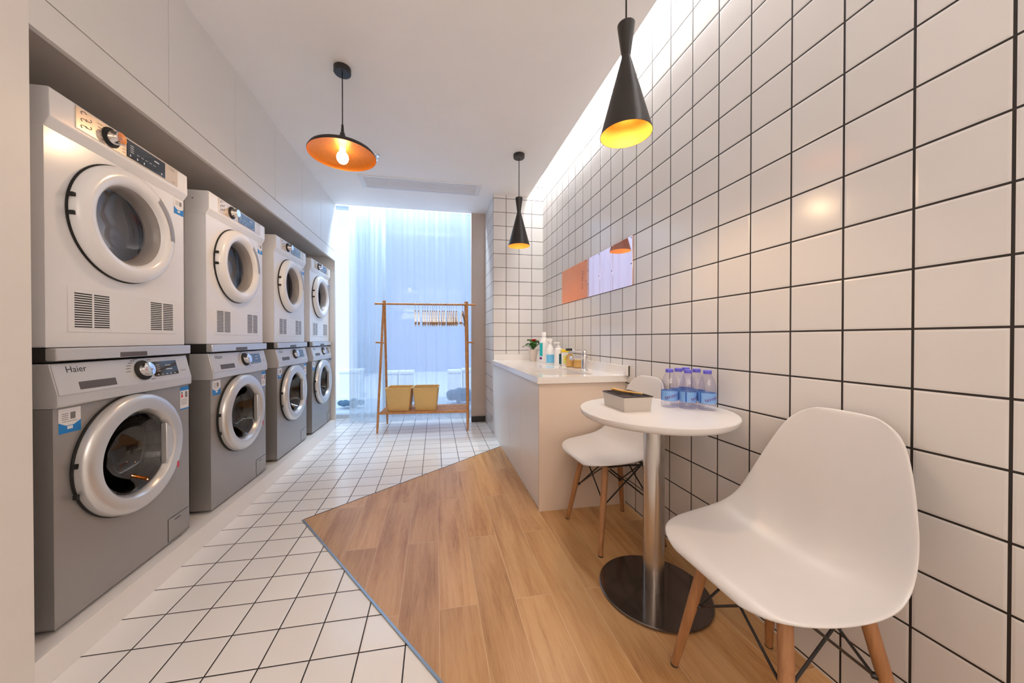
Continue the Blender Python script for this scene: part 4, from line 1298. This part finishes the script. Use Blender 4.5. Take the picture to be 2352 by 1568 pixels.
def shrub(x, y, rx, h, label, seed):
    rnd = random.Random(seed)
    mb = MB()
    for k in range(16):
        a = rnd.uniform(0, 2 * PI); q = rnd.uniform(0, 0.6)
        mb.ball((rx * q * math.cos(a), 0.6 * rx * q * math.sin(a), h * rnd.uniform(0.3, 0.72)), h * rnd.uniform(0.22, 0.30), 12, 8, (1.3, 1, 1))
    mb.cyl((0, 0, 0), (0, 0, h * 0.5), 0.03, n=8)
    o = mb.build('shrub', M_shrub)
    o.location = (x, y, -0.005)
    tag(o, label, 'shrub', 'low shrubs outside the window')
shrub(0.36, 5.45, 0.36, 0.26, 'low blue-green shrub outside behind the right half of the rack shelf', 1)
shrub(-0.25, 5.45, 0.40, 0.16, 'low blue-green shrub outside behind the two baskets', 2)
shrub(-1.20, 5.4, 0.34, 0.14, 'low blue-green shrub outside at the left end of the window', 3)

# ------------------------------------------------------------------ light
wd = bpy.data.worlds.new('World'); SC.world = wd; wd.use_nodes = True
bg = wd.node_tree.nodes['Background']
bg.inputs[0].default_value = (0.61, 0.75, 1.0, 1)
bg.inputs[1].default_value = 1.85

def area(name, loc, rot, sx, sy, power, col, spread=PI):
    l = bpy.data.lights.new(name, 'AREA'); l.shape = 'RECTANGLE'; l.size = sx; l.size_y = sy
    l.energy = power; l.color = col; l.spread = spread
    o = bpy.data.objects.new(name, l); o.location = loc; o.rotation_euler = rot
    link(o); return o
def point(name, loc, power, col, rad=0.03):
    l = bpy.data.lights.new(name, 'POINT'); l.energy = power; l.color = col; l.shadow_soft_size = rad
    o = bpy.data.objects.new(name, l); o.location = loc; link(o); return o
def spot(name, loc, power, col, ang, blend=0.6, rad=0.03):
    l = bpy.data.lights.new(name, 'SPOT'); l.energy = power; l.color = col; l.spot_size = ang; l.spot_blend = blend; l.shadow_soft_size = rad
    o = bpy.data.objects.new(name, l); o.location = loc; link(o); return o

area('wall_cove_strip', (1.075, 1.9, H + 0.33), (0, 0, 0), 0.10, 3.2, 30, (1.0, 0.99, 0.98))
area('curtain_cove_strip', (-0.45, 4.36, H + 0.33), (0, 0, 0), 1.6, 0.10, 58, (0.70, 0.86, 1.0))
area('rear_fill_light', (-0.05, -2.3, 1.9), (PI / 2 + 1.15, 0, 0), 2.0, 1.2, 70, (1.0, 0.905, 0.835))  # unseen fill added behind the camera to lift ceiling and upper walls
sl = bpy.data.lights.new('sun_outside', 'SUN'); sl.energy = 1.7; sl.angle = 0.02; sl.color = (1.0, 0.97, 0.92)
so = bpy.data.objects.new('sun_outside', sl); so.rotation_euler = (math.radians(25), 0, math.radians(-8)); link(so)
WARM = (1.0, 0.67, 0.38)
spot('table_lamp_light', (0.689, 1.152, 2.174 - 0.33), 12, WARM, math.radians(130), 0.5)
spot('basin_lamp_light', (0.689, 2.779, 2.200 - 0.33), 8, WARM, math.radians(120), 0.5)
spot('disc_lamp_light', (dx, dy, 2.005), 12, WARM, math.radians(168), 0.3)

# ------------------------------------------------------------------ camera and picture settings
cam = bpy.data.cameras.new('Camera')
co = bpy.data.objects.new('Camera', cam); link(co)
co.location = (0, 0, 1.02)
co.rotation_euler = (PI / 2 - 0.007, 0, -0.183)
cam.sensor_fit = 'HORIZONTAL'; cam.sensor_width = 36; cam.lens = 784 / 2352 * 36
cam.shift_x = (1176 - 1144.8) / 2352; cam.shift_y = (783.5 - 784) / 2352
cam.clip_start = 0.02; cam.clip_end = 100
SC.camera = co
SC.view_settings.view_transform = 'Standard'
SC.view_settings.look = 'None'
SC.view_settings.exposure = 0.0
SC.cycles.use_denoising = True
SC.cycles.max_bounces = 10; SC.cycles.diffuse_bounces = 6; SC.cycles.glossy_bounces = 4
SC.cycles.transparent_max_bounces = 16; SC.cycles.transmission_bounces = 6
SC.cycles.sample_clamp_indirect = 6.0
SC.cycles.caustics_reflective = False; SC.cycles.caustics_refractive = False
